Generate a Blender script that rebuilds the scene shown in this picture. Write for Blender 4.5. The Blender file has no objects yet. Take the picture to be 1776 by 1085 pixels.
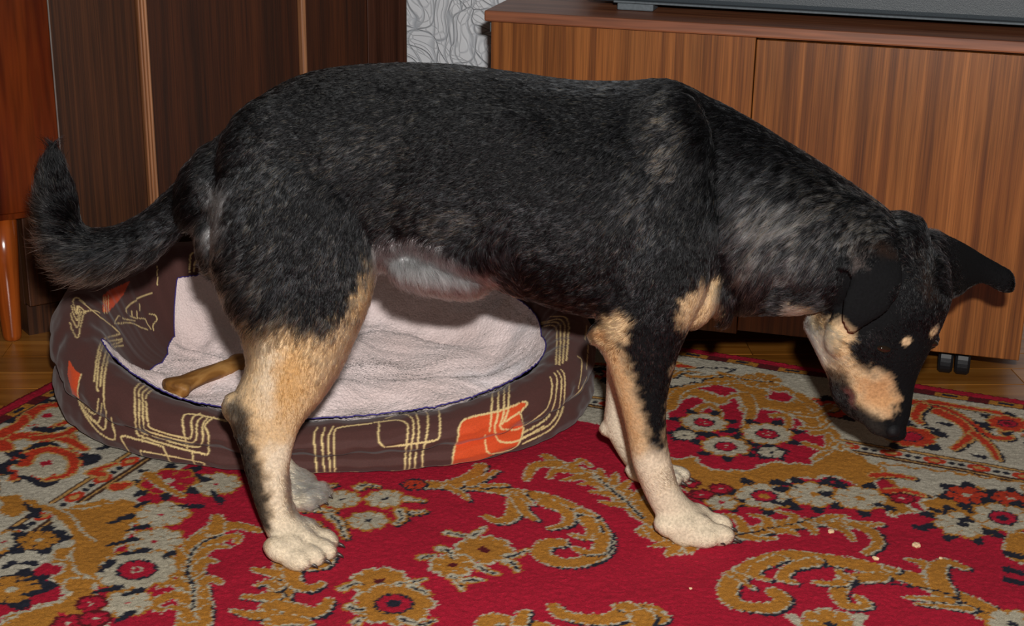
import bpy, bmesh, math, random
import numpy as np
from math import sin, cos, pi, radians, sqrt, atan2
from mathutils import Vector, Matrix
random.seed(7); rng = np.random.default_rng(7)
SC = bpy.context.scene
COL = SC.collection

# ------------------------------------------------------------------ camera
W, H, FPX = 1776, 1085, 2700.0
TH, RO, CH = radians(19.6), radians(0.9), 0.95
CP = np.array([0, 0, CH]); FW = np.array([0, cos(TH), -sin(TH)])
_r = np.array([1.0, 0, 0]); _u = np.cross(_r, FW)
RT = _r * cos(RO) + _u * sin(RO); UP = np.cross(RT, FW)
cam = bpy.data.cameras.new('camera'); camo = bpy.data.objects.new('camera', cam); COL.objects.link(camo)
cam.sensor_fit = 'HORIZONTAL'; cam.sensor_width = 36; cam.lens = 36 * FPX / W; cam.clip_start = .05
camo.matrix_world = Matrix(((RT[0], UP[0], -FW[0], 0), (RT[1], UP[1], -FW[1], 0), (RT[2], UP[2], -FW[2], CH), (0, 0, 0, 1)))
SC.camera = camo
# ------------------------------------------------------------------ world, flash, exposure
SC.view_settings.view_transform = 'Standard'; SC.view_settings.look = 'None'
SC.view_settings.exposure = 0; SC.view_settings.gamma = 1; SC.view_settings.use_curve_mapping = False
wd = bpy.data.worlds.new('room_light'); SC.world = wd; wd.use_nodes = True
wd.node_tree.nodes['Background'].inputs[0].default_value = (1, .84, .68, 1)
wd.node_tree.nodes['Background'].inputs[1].default_value = .05
fl = bpy.data.lights.new('camera_flash', 'AREA'); flo = bpy.data.objects.new('camera_flash', fl); COL.objects.link(flo)
fl.shape = 'RECTANGLE'; fl.size = .05; fl.size_y = .03; fl.energy = 52; fl.color = (1, .97, .93)
flo.matrix_world = camo.matrix_world.copy(); flo.location = (0.05, -.03, CH + .15)
SC.cycles.max_bounces = 6; SC.cycles.transparent_max_bounces = 8


def px(P):
    d = np.asarray(P, float) - CP; z = d @ FW
    return W / 2 + FPX * (d @ RT) / z, H / 2 - FPX * (d @ UP) / z


def ray(x, y): return FW + RT * (x - W / 2) / FPX - UP * (y - H / 2) / FPX
def atY(x, y, Y): r = ray(x, y); return CP + r * (Y / r[1])
def atZ(x, y, Z=0.0): r = ray(x, y); return CP + r * ((Z - CH) / r[2])
def sgb(r, g, b):
    f = lambda c: (c / 255 / 12.92) if c / 255 <= .04045 else ((c / 255 + .055) / 1.055) ** 2.4
    return (f(r), f(g), f(b))


# ------------------------------------------------------------------ object helpers
def link(o, parent=None):
    COL.objects.link(o)
    if parent: o.parent = parent
    return o
def mobj(name, verts, faces, mat, parent=None, smooth=False):
    me = bpy.data.meshes.new(name); me.from_pydata([tuple(v) for v in verts], [], [tuple(f) for f in faces])
    me.validate(); me.update()
    if smooth: me.polygons.foreach_set('use_smooth', [True] * len(me.polygons))
    if mat: me.materials.append(mat)
    return link(bpy.data.objects.new(name, me), parent)
def fast_mesh(name, V, F, mat, parent=None, smooth=True):
    V = np.asarray(V, np.float32); F = np.asarray(F, np.int32)
    me = bpy.data.meshes.new(name); k = F.shape[1]
    me.vertices.add(len(V)); me.vertices.foreach_set('co', V.ravel())
    me.loops.add(F.size); me.loops.foreach_set('vertex_index', F.ravel())
    me.polygons.add(len(F)); me.polygons.foreach_set('loop_start', np.arange(len(F), dtype=np.int32) * k)
    me.update(calc_edges=True)
    me.polygons.foreach_set('use_smooth', np.full(len(F), smooth))
    if mat: me.materials.append(mat)
    return link(bpy.data.objects.new(name, me), parent)
def bm_obj(name, bm, mat, parent=None, smooth=False):
    me = bpy.data.meshes.new(name); bm.to_mesh(me); bm.free()
    if smooth: me.polygons.foreach_set('use_smooth', [True] * len(me.polygons))
    if mat: me.materials.append(mat)
    return link(bpy.data.objects.new(name, me), parent)
def box_bm(x0, x1, y0, y1, z0, z1, bev=0.0, seg=2, bm=None):
    b = bmesh.new() if bm is None else bm
    r = bmesh.ops.create_cube(b, size=1)
    for v in r['verts']:
        v.co = Vector(((x0 + x1) / 2 + v.co.x * (x1 - x0), (y0 + y1) / 2 + v.co.y * (y1 - y0), (z0 + z1) / 2 + v.co.z * (z1 - z0)))
    if bev:
        es = list({e for v in r['verts'] for e in v.link_edges})
        bmesh.ops.bevel(b, geom=es, offset=bev, segments=seg, profile=.5, affect='EDGES')
    return b
def empty(name, loc, rz=0.0):
    o = bpy.data.objects.new(name, None); COL.objects.link(o); o.location = loc; o.rotation_euler = (0, 0, rz)
    o.empty_display_size = .05; return o
def tag(o, label=None, cat=None, group=None, kind=None):
    if label: o['label'] = label
    if cat: o['category'] = cat
    if group: o['group'] = group
    if kind: o['kind'] = kind
    return o
def lathe(profile, n=24, cx=0, cy=0):
    V = []; Fc = []
    for r, z in profile:
        for k in range(n):
            a = 2 * pi * k / n; V.append((cx + r * cos(a), cy + r * sin(a), z))
    for i in range(len(profile) - 1):
        for k in range(n):
            a = i * n + k; b = i * n + (k + 1) % n; Fc.append((a, b, b + n, a + n))
    Fc.append(tuple(range(n))[::-1]); Fc.append(tuple((len(profile) - 1) * n + k for k in range(n)))
    return V, Fc
def set_col(me, name, rgb, domain='POINT'):
    a = me.color_attributes.new(name, 'FLOAT_COLOR', domain)
    c = np.ones((len(rgb), 4), np.float32); c[:, :3] = rgb; a.data.foreach_set('color', c.ravel())


# ------------------------------------------------------------------ materials
class NT:
    def __init__(s, name, rough=.5, spec=.5, col=None):
        s.m = bpy.data.materials.new(name); s.m.use_nodes = True; s.t = s.m.node_tree; s.b = s.t.nodes['Principled BSDF']
        s.b.inputs['Roughness'].default_value = rough; s.b.inputs['Specular IOR Level'].default_value = spec
        if col: s.b.inputs['Base Color'].default_value = (*col, 1)
        s.t.nodes['Material Output'].location = (600, 0)
    def n(s, typ, **kw):
        x = s.t.nodes.new(typ)
        for k, v in kw.items():
            if k.startswith('_'): setattr(x, k[1:], v)
            else: x.inputs[k.replace('__', ' ')].default_value = v
        return x
    def l(s, a, b): s.t.links.new(a, b)
    def coord(s, scale=(1, 1, 1), kind='Object', rot=(0, 0, 0)):
        c = s.n('ShaderNodeTexCoord'); m = s.n('ShaderNodeMapping'); m.inputs['Scale'].default_value = scale
        m.inputs['Rotation'].default_value = rot; s.l(c.outputs[kind], m.inputs[0]); return m.outputs[0]
    def ramp(s, src, stops, interp='LINEAR'):
        r = s.n('ShaderNodeValToRGB'); r.color_ramp.interpolation = interp
        while len(r.color_ramp.elements) < len(stops): r.color_ramp.elements.new(.5)
        for e, (p, c) in zip(r.color_ramp.elements, stops): e.position = p; e.color = (*c, 1)
        s.l(src, r.inputs[0]); return r.outputs[0]
    def mix(s, f, a, b, mode='MIX'):
        m = s.n('ShaderNodeMix', _data_type='RGBA', _blend_type=mode)
        for i, v in ((0, f), (6, a), (7, b)):
            if isinstance(v, (float, int)): m.inputs[i].default_value = v
            elif isinstance(v, tuple): m.inputs[i].default_value = (*v, 1)
            else: s.l(v, m.inputs[i])
        return m.outputs[2]
    def bump(s, src, strength=.3, dist=.002):
        b = s.n('ShaderNodeBump'); b.inputs['Strength'].default_value = strength; b.inputs['Distance'].default_value = dist
        s.l(src, b.inputs['Height']); s.l(b.outputs[0], s.b.inputs['Normal']); return b


def veneer(name, dark, mid, light, rough=.35, axis='Z', fine=1.0, spec=.5, coat=0.0, contrast=1.0):
    t = NT(name, rough, spec)
    sc = {'Z': (60 * fine, 60 * fine, 1.1), 'X': (1.1, 60 * fine, 60 * fine)}[axis]
    sc2 = {'Z': (13 * fine, 13 * fine, .35), 'X': (.35, 13 * fine, 13 * fine)}[axis]
    sc3 = {'Z': (330 * fine, 330 * fine, 9), 'X': (9, 330 * fine, 330 * fine)}[axis]
    a = t.n('ShaderNodeTexNoise', Scale=1.0, Detail=3.0, Distortion=.25); t.l(t.coord(sc), a.inputs['Vector'])
    b = t.n('ShaderNodeTexNoise', Scale=1.0, Detail=2.0); t.l(t.coord(sc2), b.inputs['Vector'])
    c = t.n('ShaderNodeTexNoise', Scale=1.0, Detail=1.0); t.l(t.coord(sc3), c.inputs['Vector'])
    k1 = t.ramp(a.outputs[0], [(.36, dark), (.5, mid), (.66, light)])
    k2 = t.ramp(b.outputs[0], [(.3, (.55,) * 3), (.7, (1.3,) * 3)])
    k3 = t.ramp(c.outputs[0], [(.3, (.7,) * 3), (.6, (1.12,) * 3)])
    o = t.mix(1.0, t.mix(.8 * contrast, k1, k2, 'MULTIPLY'), k3, 'MULTIPLY'); t.l(o, t.b.inputs['Base Color'])
    t.bump(c.outputs[0], .12, .0006)
    t.b.inputs['Coat Weight'].default_value = coat; t.b.inputs['Coat Roughness'].default_value = .12
    return t.m


def plain(name, col, rough=.5, spec=.5, bumpscale=None, bs=.2, metal=0.0):
    t = NT(name, rough, spec, col); t.b.inputs['Metallic'].default_value = metal
    n = t.n('ShaderNodeTexNoise', Scale=bumpscale or 30.0, Detail=3.0); t.l(t.coord(), n.inputs['Vector'])
    t.l(t.ramp(n.outputs[0], [(.3, tuple(c * .85 for c in col)), (.7, tuple(c * 1.12 for c in col))]), t.b.inputs['Base Color'])
    t.bump(n.outputs[0], bs, .001); return t.m


def attr_mat(name, rough, spec, attr='tone', noise=400, amp=.25, bump=.3, bd=.001, sheen=0.0):
    t = NT(name, rough, spec); a = t.n('ShaderNodeAttribute', _attribute_name=attr)
    n = t.n('ShaderNodeTexNoise', Scale=float(noise), Detail=2.0); t.l(t.coord(), n.inputs['Vector'])
    g = t.ramp(n.outputs[0], [(.3, (1 - amp,) * 3), (.7, (1 + amp,) * 3)])
    t.l(t.mix(1.0, a.outputs['Color'], g, 'MULTIPLY'), t.b.inputs['Base Color'])
    t.bump(n.outputs[0], bump, bd); t.b.inputs['Sheen Weight'].default_value = sheen
    return t.m


M = {}
M['cab'] = veneer('teak_veneer', sgb(104, 58, 24), sgb(131, 77, 33), sgb(149, 91, 43), .34, fine=1.5, coat=.2, contrast=.55)
M['cab_top'] = veneer('worn_edge_veneer', sgb(118, 68, 44), sgb(138, 84, 56), sgb(152, 98, 68), .42, 'X', .5, contrast=.5)
M['ward'] = veneer('dark_walnut_veneer', sgb(48, 25, 11), sgb(64, 34, 15), sgb(78, 43, 20), .45, fine=2.2, contrast=.5)
M['ward_red'] = veneer('dark_mahogany_veneer', sgb(46, 21, 7), sgb(60, 28, 10), sgb(70, 34, 13), .5, fine=1.5, contrast=.5)
M['ward_far'] = veneer('far_walnut_veneer', sgb(52, 28, 18), sgb(66, 36, 24), sgb(76, 45, 32), .4, fine=1.6, contrast=.5)
M['strip'] = veneer('light_beech_strip', sgb(120, 76, 46), sgb(150, 100, 66), sgb(170, 120, 84), .45, fine=1.2, contrast=.5)
M['side'] = veneer('polished_cherry', sgb(52, 14, 3), sgb(78, 26, 5), sgb(98, 40, 9), .22, fine=.45, coat=.4)
M['leg'] = veneer('lacquered_beech_leg', sgb(118, 48, 12), sgb(140, 62, 18), sgb(158, 78, 28), .2, fine=.4, coat=.6, contrast=.5)
M['metal'] = plain('grey_metal', (.35, .34, .32), .3, .5, metal=.7)
M['tv'] = plain('charcoal_plastic', sgb(56, 64, 70), .42, .5, 900, .35)
M['tv_dark'] = plain('black_plastic', sgb(24, 26, 28), .4, .5, 500, .2)
M['tv_foot'] = plain('grey_rubber', sgb(92, 100, 106), .6, .4, 200)
M['caster'] = plain('black_rubber', sgb(20, 22, 26), .5, .4, 200)
M['screen'] = plain('dark_glass', (.01, .012, .014), .06, .6, 3, 0)


# ------------------------------------------------------------------ the setting
CA = radians(-15.6)                                    # direction of the tv cabinet and of the wall behind it
CD = np.array([cos(CA), sin(CA)]); CN = np.array([-sin(CA), cos(CA)])   # along, away from the camera
BR = atZ(1767, 624, .06)[:2]                            # foot of the right hand corner of the cabinet
WAW = radians(36); WD = np.array([cos(WAW), sin(WAW)]); WN = np.array([-sin(WAW), cos(WAW)])
W0 = atZ(60, 584, 0)[:2]                               # on the floor line of the wardrobe

def ws(xp, yp=60):                                     # distance along the wardrobe front of a photo column
    r = ray(xp, yp); A = np.array([[r[0], -WD[0]], [r[1], -WD[1]]]); return np.linalg.solve(A, W0)[1]

# back wall with relief wallpaper
t = NT('relief_wallpaper', .55, .35)
co = t.coord((1, 1, 1))
wn = t.n('ShaderNodeTexNoise', Scale=9.0, Detail=1.0); t.l(co, wn.inputs['Vector'])
wc = t.mix(.12, co, wn.outputs['Color'], 'LINEAR_LIGHT')
v1 = t.n('ShaderNodeTexVoronoi', Scale=17.0, _feature='DISTANCE_TO_EDGE'); t.l(wc, v1.inputs['Vector'])
v2 = t.n('ShaderNodeTexVoronoi', Scale=38.0, _feature='DISTANCE_TO_EDGE'); t.l(wc, v2.inputs['Vector'])
wv = t.n('ShaderNodeTexWave', Scale=9.0, Distortion=14.0, Detail=1.0); t.l(co, wv.inputs['Vector'])
l1 = t.ramp(v1.outputs['Distance'], [(0, (0,) * 3), (.05, (1,) * 3)])
l2 = t.ramp(v2.outputs['Distance'], [(0, (.55,) * 3), (.09, (1,) * 3)])
l3 = t.ramp(wv.outputs[0], [(.0, (.35,) * 3), (.12, (1,) * 3), (1, (1,) * 3)])
ll = t.mix(1.0, t.mix(1.0, l1, l2, 'MULTIPLY'), l3, 'MULTIPLY')
t.l(t.mix(ll, sgb(172, 177, 184), sgb(222, 225, 230)), t.b.inputs['Base Color']); t.bump(ll, .8, .003)
M['paper'] = t.m
wb = empty('wall_back', (BR[0] - CD[0] * .9 + CN[0] * .47, BR[1] - CD[1] * .9 + CN[1] * .47, 0), CA); tag(wb, kind='structure')
W6 = W0 + WD * ws(708, 40) + WN * .022; wl = (W6 - np.array([BR[0] - CD[0] * .9 + CN[0] * .47, BR[1] - CD[1] * .9 + CN[1] * .47])) @ CD - .03
bm_obj('wall_surface', box_bm(wl, 2.6, 0, .1, 0, 2.6), M['paper'], wb)
# wallpaper strips meet in a visible butt joint: three lengths of paper
for k, x0 in enumerate((-.9, -.04, .82)):
    bm_obj('wallpaper_strip', box_bm(max(x0, wl), x0 + .857, -.0012, 0.0, .0, 2.6), M['paper'], wb)

# floor : strip parquet
t = NT('honey_parquet', .32, .5); oi = t.n('ShaderNodeObjectInfo')
n1 = t.n('ShaderNodeTexNoise', Scale=1.0, Detail=4.0, Distortion=.6)
mp = t.n('ShaderNodeMapping'); mp.inputs['Scale'].default_value = (3, 45, 10); tc = t.n('ShaderNodeTexCoord')
t.l(tc.outputs['Object'], mp.inputs[0]); cb = t.n('ShaderNodeCombineXYZ'); ml = t.n('ShaderNodeMath', _operation='MULTIPLY'); ml.inputs[1].default_value = 50
t.l(oi.outputs['Random'], ml.inputs[0]); t.l(ml.outputs[0], cb.inputs[2]); t.l(cb.outputs[0], mp.inputs['Location']); t.l(mp.outputs[0], n1.inputs['Vector'])
g = t.ramp(n1.outputs[0], [(.3, sgb(118, 70, 20)), (.5, sgb(152, 96, 34)), (.72, sgb(172, 116, 50))])
g2 = t.ramp(oi.outputs['Random'], [(0, (.72,) * 3), (1, (1.15,) * 3)])
t.l(t.mix(1.0, g, g2, 'MULTIPLY'), t.b.inputs['Base Color']); t.bump(n1.outputs[0], .1, .0005)
t.b.inputs['Coat Weight'].default_value = .3; t.b.inputs['Coat Roughness'].default_value = .2
M['parquet'] = t.m
M['subfloor'] = plain('dark_joint_filler', sgb(54, 32, 14), .8, .2)
FA = radians(3); fl_ = empty('floor', (-.2, 2.2, 0), FA); tag(fl_, kind='structure')
bm_obj('subfloor', box_bm(-2.6, 2.8, -2.6, 1.9, -.05, -.004), M['subfloor'], fl_)
pl, pw = .42, .07
pme = bpy.data.meshes.new('plank'); b = box_bm(-pl / 2 + .0006, pl / 2 - .0006, -pw / 2 + .0006, pw / 2 - .0006, -.012, 0, .0009, 1)
b.to_mesh(pme); b.free(); pme.materials.append(M['parquet'])
rest = bmesh.new(); cnt = 0
fi = Matrix.Rotation(-FA, 3, 'Z')
for j in range(-20, 24):
    for i in range(-5, 7):
        x = i * pl + (.21 if j % 2 else 0) + .03 * sin(j * 3.1); y = j * pw
        w = Matrix.Rotation(FA, 3, 'Z') @ Vector((x, y, 0)) + Vector((-.2, 2.2, 0))
        if w.y > 3.2 or w.y < 1.0: continue
        q = px([w.x, w.y, 0]); vis = (-150 < q[0] < 1926 and 380 < q[1] < 760) and not (150 < q[0] < 1000)
        if vis and cnt < 290:
            o = link(bpy.data.objects.new('plank', pme), fl_); o.location = (x, y, 0); cnt += 1
        else: box_bm(x - pl / 2 + .0006, x + pl / 2 - .0006, y - pw / 2 + .0006, y + pw / 2 - .0006, -.012, 0, bm=rest)
tag(bm_obj('planks', rest, M['parquet'], fl_), kind='stuff')

# ------------------------------------------------------------------ wardrobe wall unit on the left
wr = empty('wardrobe', (W0[0], W0[1], 0), WAW)
tag(wr, 'tall dark brown veneered wardrobe with light beech trim strips behind the dog bed', 'wardrobe')
s0, s1, s2, s3, s4, s5, s6 = ws(28, 300), ws(232, 0), ws(250, 0), ws(519, 0), ws(529, 0), ws(640, 0), ws(708, 40)
bm_obj('plinth', box_bm(s0, s6, .012, .3, 0, .055), M['ward'], wr)
bm_obj('carcass', box_bm(s0, s6 - .001, .022, .3, .055, 2.2), M['ward_far'], wr)
bm_obj('door', box_bm(s0, s1, -.006, .021, .057, 2.19, .002), M['ward'], wr)
bm_obj('door', box_bm(s2, s3, .006, .021, .057, 2.19, .002), M['ward_red'], wr)
bm_obj('door', box_bm(s4, s5 - .001, .008, .021, .057, 2.19, .001), M['ward_red'], wr)
bm_obj('end_panel', box_bm(s5, s6, .006, .0215, .057, 2.19, .001), M['ward_far'], wr)
def reed(name, a, b, y0, n):                            # reeded trim: half-round ribs side by side
    bb = bmesh.new(); w = (b - a) / n
    V = []; pts = []
    for k in range(n):
        for q in range(6): an = pi * q / 6; pts.append((a + k * w + w / 2 - w / 2 * cos(an), y0 - .0035 * sin(an)))
    pts += [(b, y0), (b, .021), (a, .021)]
    V = [(x, y, z) for z in (.057, 2.19) for x, y in pts]; m = len(pts)
    Fc = [(i, (i + 1) % m, (i + 1) % m + m, i + m) for i in range(m)] + [tuple(range(m))[::-1], tuple(range(m, 2 * m))]
    bb.free(); return mobj(name, V, Fc, M['strip'], wr)
reed('trim_strip', s1 + .0005, s2 - .0005, -.01, 3); reed('trim_strip', s3 + .0005, s4 - .0005, -.002, 1)

# ------------------------------------------------------------------ polished sideboard, far left
ft = atZ(22, 588, 0); SA = radians(30); SD = np.array([cos(SA), sin(SA)]); SN = np.array([-sin(SA), cos(SA)])
sb = empty('sideboard', (ft[0] - SN[0] * .0, ft[1] - .0, 0), SA)
tag(sb, 'polished red-brown sideboard on tapered round legs at the left edge', 'sideboard')
def on_side(xp, yp, off):                               # where the photo column meets the plane of the front
    r = ray(xp, yp); p0 = np.array([ft[0], ft[1]]) + SN * off
    A = np.array([[r[0], -SD[0]], [r[1], -SD[1]]]); t_, s_ = np.linalg.solve(A, p0); return s_, (CP + r * t_)[2]
sx, _ = on_side(84, 30, -.04); _, sz = on_side(20, 371, -.04)
rs, _ = on_side(30, 300, -.02)
bm_obj('body', box_bm(-.9, rs - .02, -.0195, .3, sz, 1.15, .002), M['side'], sb)
bm_obj('door', box_bm(-.9, sx, -.04, -.02, sz, 1.15, .002), M['side'], sb)
bm_obj('edge_strip', box_bm(sx, sx + .0022, -.0395, -.035, sz + .03, 1.15), M['metal'], sb)
bm_obj('underside_rail', box_bm(-.88, sx - .01, -.03, -.0205, sz - .012, sz - .0005), M['side'], sb)
V, Fc = lathe([(.012, 0), (.0145, .003), (.016, .01), (.0225, sz * .6), (.0255, sz - .0125)], 28)
for lx, ly in ((0, 0), (-.8, 0), (0, .24)):
    o = mobj('leg', V, Fc, M['leg'], sb, True); o.location = (lx, ly, 0)

# ------------------------------------------------------------------ television cabinet on casters
tv = empty('television_cabinet', (BR[0], BR[1], 0), CA)
tag(tv, 'low orange-brown striped veneer television cabinet on black casters behind the dog', 'cabinet')
def cs(xp, yp):                                         # photo column -> distance along the cabinet front (0 = right corner)
    r = ray(xp, yp); A = np.array([[r[0], -CD[0]], [r[1], -CD[1]]]); t_, s_ = np.linalg.solve(A, BR); return s_, (CP + r * t_)[2]
xl, zt = cs(852, 36); xs_, _ = cs(1312, 70); zt = .5 * (zt + cs(1776, 91)[1]); xo, _ = cs(843, 25)
zu = cs(843, 16)[1]
print('cab', xl, xs_, zt, xo, zu, sz)
CDP = .42
bm_obj('side_panel', box_bm(xl, xl + .018, .018, CDP, .06, zt - .0005), M['cab'], tv)
bm_obj('side_panel', box_bm(-.02, -.002, .018, CDP, .06, zt - .0005), M['cab'], tv)
bm_obj('bottom_panel', box_bm(xl + .0185, -.0205, .019, CDP, .06, .078), M['cab'], tv)
bm_obj('back_panel', box_bm(xl + .0185, -.0205, CDP - .01, CDP, .0785, zt - .001), M['cab'], tv)
bm_obj('door', box_bm(xl, xs_ - .001, .0, .0175, .052, zt - .001, .001), M['cab'], tv)
bm_obj('door', box_bm(xs_ + .001, 0, -.004, .0175, .06, zt - .004, .0015), M['cab'], tv)
bm_obj('top_board', box_bm(xo, .014, -.012, CDP + .01, zt, zu, .003), M['cab_top'], tv)
bm_obj('corner_bracket', box_bm(xl - .008, xl - .0005, .02, .06, zt - .022, zt - .0005, .001), M['tv_foot'], tv)
for cx_, cy_ in ((cs(1657, 620)[0], .07), (xl + .09, .07), (xl + .09, CDP - .07), (-.1, CDP - .07)):
    c = empty('caster', (cx_, cy_, 0)); c.parent = tv
    Vw, Fw = lathe([(.004, -.012), (.022, -.012), (.026, -.008), (.026, .008), (.022, .012), (.004, .012)], 24)
    for s in (-1, 1):
        Vr = [(s * .0135 + z, y, x + .0261) for x, y, z in Vw]
        mobj('wheel', Vr, Fw, M['caster'], c, False)
    bm_obj('hood', box_bm(-.026, .026, -.018, .016, .034, .0595, .007), M['caster'], c)

# ------------------------------------------------------------------ television, only the foot of it is in the picture
_, z2 = cs(1000, 10)
tl = cs(1000, 14)[0] - .004
te = empty('television', (BR[0] + CN[0] * .035, BR[1] + CN[1] * .035, zu), CA)
tag(te, 'dark grey television casing standing on the cabinet top', 'television')
b = box_bm(tl, tl + 1.02, .035, .33, .012, .62, .012, 3)
bm_obj('casing', b, M['tv'], te)
bm_obj('screen', box_bm(tl + .06, tl + .96, .024, .034, .11, .58, .004), M['screen'], te)
bm_obj('front_lip', box_bm(tl + .05, tl + 1.0, .028, .0348, .013, .0165, .001, 1), M['tv_foot'], te)
bm_obj('control_flap', box_bm(tl + .03, tl + .225, .0305, .0348, .0335, .09, .0012), M['tv'], te)
bm_obj('shadow_gap', box_bm(tl + .226, tl + .2275, .034, .0349, .0335, .09), M['tv_dark'], te)
bm_obj('shadow_gap', box_bm(tl + .03, tl + .2275, .034, .0349, .0315, .0333), M['tv_dark'], te)
for a in (.055, .72):
    bm_obj('foot', box_bm(tl + a, tl + a + .06, .036, .08, .0005, .0118, .002), M['tv_foot'], te)
    bm_obj('foot', box_bm(tl + a, tl + a + .06, .25, .3, .0005, .0118, .002), M['tv_foot'], te)

# ------------------------------------------------------------------ rug: woven tufts, every tuft one grid cell with its own colour
def smooth_path(pts, n=12):
    P = np.array(pts, float)
    if len(P) < 3:
        t_ = np.linspace(0, 1, n * 2)[:, None]; return P[0] * (1 - t_) + P[-1] * t_
    Q = np.vstack([2 * P[0] - P[1], P, 2 * P[-1] - P[-2]]); out = []
    for i in range(1, len(Q) - 2):
        for u in np.linspace(0, 1, n, endpoint=False):
            a, b_, c, d = Q[i - 1], Q[i], Q[i + 1], Q[i + 2]
            out.append(.5 * (2 * b_ + (c - a) * u + (2 * a - 5 * b_ + 4 * c - d) * u * u + (3 * b_ - a - 3 * c + d) * u ** 3))
    out.append(P[-1]); return np.array(out)
RZ = .006
RA = radians(-22.5); RU = np.array([cos(RA), sin(RA)]); RV = np.array([-sin(RA), cos(RA)])
_b = np.array([.6, 2.368]); _l = np.array([-.745, 2.265])       # one point on the back edge, one on the left edge
U0, V1 = _l @ RU, _b @ RV
TU = .0027; U1, V0 = U0 + 2.16, V1 - 1.62
nu, nv = int((U1 - U0) / TU), int((V1 - V0) / TU)
gu = U0 + (np.arange(nu + 1)) * TU; gv = V0 + (np.arange(nv + 1)) * TU
UU, VV = np.meshgrid(gu, gv)
XX = UU * RU[0] + VV * RV[0]; YY = UU * RU[1] + VV * RV[1]
jx = rng.normal(0, .0011, XX.shape); jy = rng.normal(0, .0011, XX.shape)
DX, DY = XX + jx, YY + jy                                        # ragged tuft edges
PAL = dict(red=sgb(160, 18, 44), dred=sgb(116, 10, 26), gold=sgb(164, 110, 40), cream=sgb(170, 162, 142), navy=sgb(30, 32, 44),
           org=sgb(176, 52, 28), white=sgb(172, 166, 150), brown=sgb(66, 44, 34), pale=sgb(176, 134, 76), maroon=sgb(84, 18, 24))
RC = np.empty(XX.shape + (3,)); RC[:] = PAL['red']
def world(P): return np.array([atZ(x, y, RZ)[:2] for x, y in P])
def window(c0, c1, pad):
    cor = np.array([[c0[0], c0[1]], [c0[0], c1[1]], [c1[0], c0[1]], [c1[0], c1[1]]])
    u = cor @ RU; v = cor @ RV
    i0 = max(0, int((u.min() - pad - U0) / TU)); i1 = min(nu + 1, int((u.max() + pad - U0) / TU) + 2)
    j0 = max(0, int((v.min() - pad - V0) / TU)); j1 = min(nv + 1, int((v.max() + pad - V0) / TU) + 2)
    return slice(j0, j1), slice(i0, i1)
def seg_dist(X, Y, P, Wd):                                       # signed distance to a tapered polyline
    D = np.full(X.shape, 9.0)
    for (a, b_, wa, wb_) in zip(P[:-1], P[1:], Wd[:-1], Wd[1:]):
        d = b_ - a; L = max(d @ d, 1e-12); t_ = np.clip(((X - a[0]) * d[0] + (Y - a[1]) * d[1]) / L, 0, 1)
        D = np.minimum(D, np.hypot(X - a[0] - t_ * d[0], Y - a[1] - t_ * d[1]) - (wa + (wb_ - wa) * t_))
    return D
def stroke(pts, w0, w1=None, col='gold', out='cream', ow=.0022, dark=None, n=6, wm=None):
    P = smooth_path(world(pts), n); N = len(P)
    w1 = w0 if w1 is None else w1; u = np.linspace(0, 1, N)
    Wd = w0 + (w1 - w0) * u if wm is None else np.interp(u, [0, .5, 1], [w0, wm, w1])
    sl = window(P.min(0), P.max(0), Wd.max() + .012)
    if sl[0].stop <= sl[0].start or sl[1].stop <= sl[1].start: return
    X, Y = DX[sl], DY[sl]; D = seg_dist(X, Y, P, Wd); c = RC[sl]
    if dark:
        D2 = seg_dist(X - .0035, Y + .0035, P, Wd); c[D2 < ow] = PAL[dark]
    if out: c[D < ow] = PAL[out]
    c[D < 0] = PAL[col]
def poly(pts, col, out=None, ow=.003, wob=.003, raw=False):
    P = np.array(pts) if raw else world(pts); sl = window(P.min(0), P.max(0), .015)
    if sl[0].stop <= sl[0].start or sl[1].stop <= sl[1].start: return
    X, Y = DX[sl], DY[sl]; X = X + wob * np.sin(Y * 190 + X * 70); Y = Y + wob * np.sin(X * 210)
    ins = np.zeros(X.shape, bool); D = np.full(X.shape, 9.0)
    for a, b_ in zip(P, np.roll(P, -1, 0)):
        cnd = ((a[1] > Y) != (b_[1] > Y)); ins ^= cnd & (X < (b_[0] - a[0]) * (Y - a[1]) / (b_[1] - a[1] + 1e-12) + a[0])
        if out:
            d = b_ - a; L = max(d @ d, 1e-12); t_ = np.clip(((X - a[0]) * d[0] + (Y - a[1]) * d[1]) / L, 0, 1)
            D = np.minimum(D, np.hypot(X - a[0] - t_ * d[0], Y - a[1] - t_ * d[1]))
    c = RC[sl]
    if out: c[D < ow] = PAL[out]
    c[ins] = PAL[col]
    if out: c[ins & (D < ow * .7)] = PAL[out]
def flower(x, y, r, n=8, col='cream', out='gold', core='navy', ring=None, leaves=0, lc='navy', rot=0.0, cr=.2):
    c0 = world([(x, y)])[0]; sl = window(c0, c0, r * 1.7)
    if sl[0].stop <= sl[0].start or sl[1].stop <= sl[1].start: return
    X, Y = DX[sl] - c0[0], DY[sl] - c0[1]; A = np.arctan2(Y, X) + rot; R = np.hypot(X, Y); c = RC[sl]
    if leaves:
        La = np.abs(np.sin(A * leaves / 2 + 1.0)) ** 3; c[(R < r * (1.0 + .6 * La)) & (La > .22)] = PAL[lc]
    pr = r * (.8 + .2 * np.abs(np.cos(A * n / 2)) ** .7)
    if out: c[R < pr + .0045] = PAL[out]
    c[R < pr] = PAL[col]
    if n <= 8: c[(R < pr) & (R > r * .45) & (np.abs(np.cos(A * n / 2)) < .16)] = PAL[out or 'gold']
    if ring: c[(R < r * .5)] = PAL['navy']; c[R < r * .42] = PAL[ring]; c[R < r * .16] = PAL['cream']
    c[R < r * cr] = PAL[core]
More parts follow.
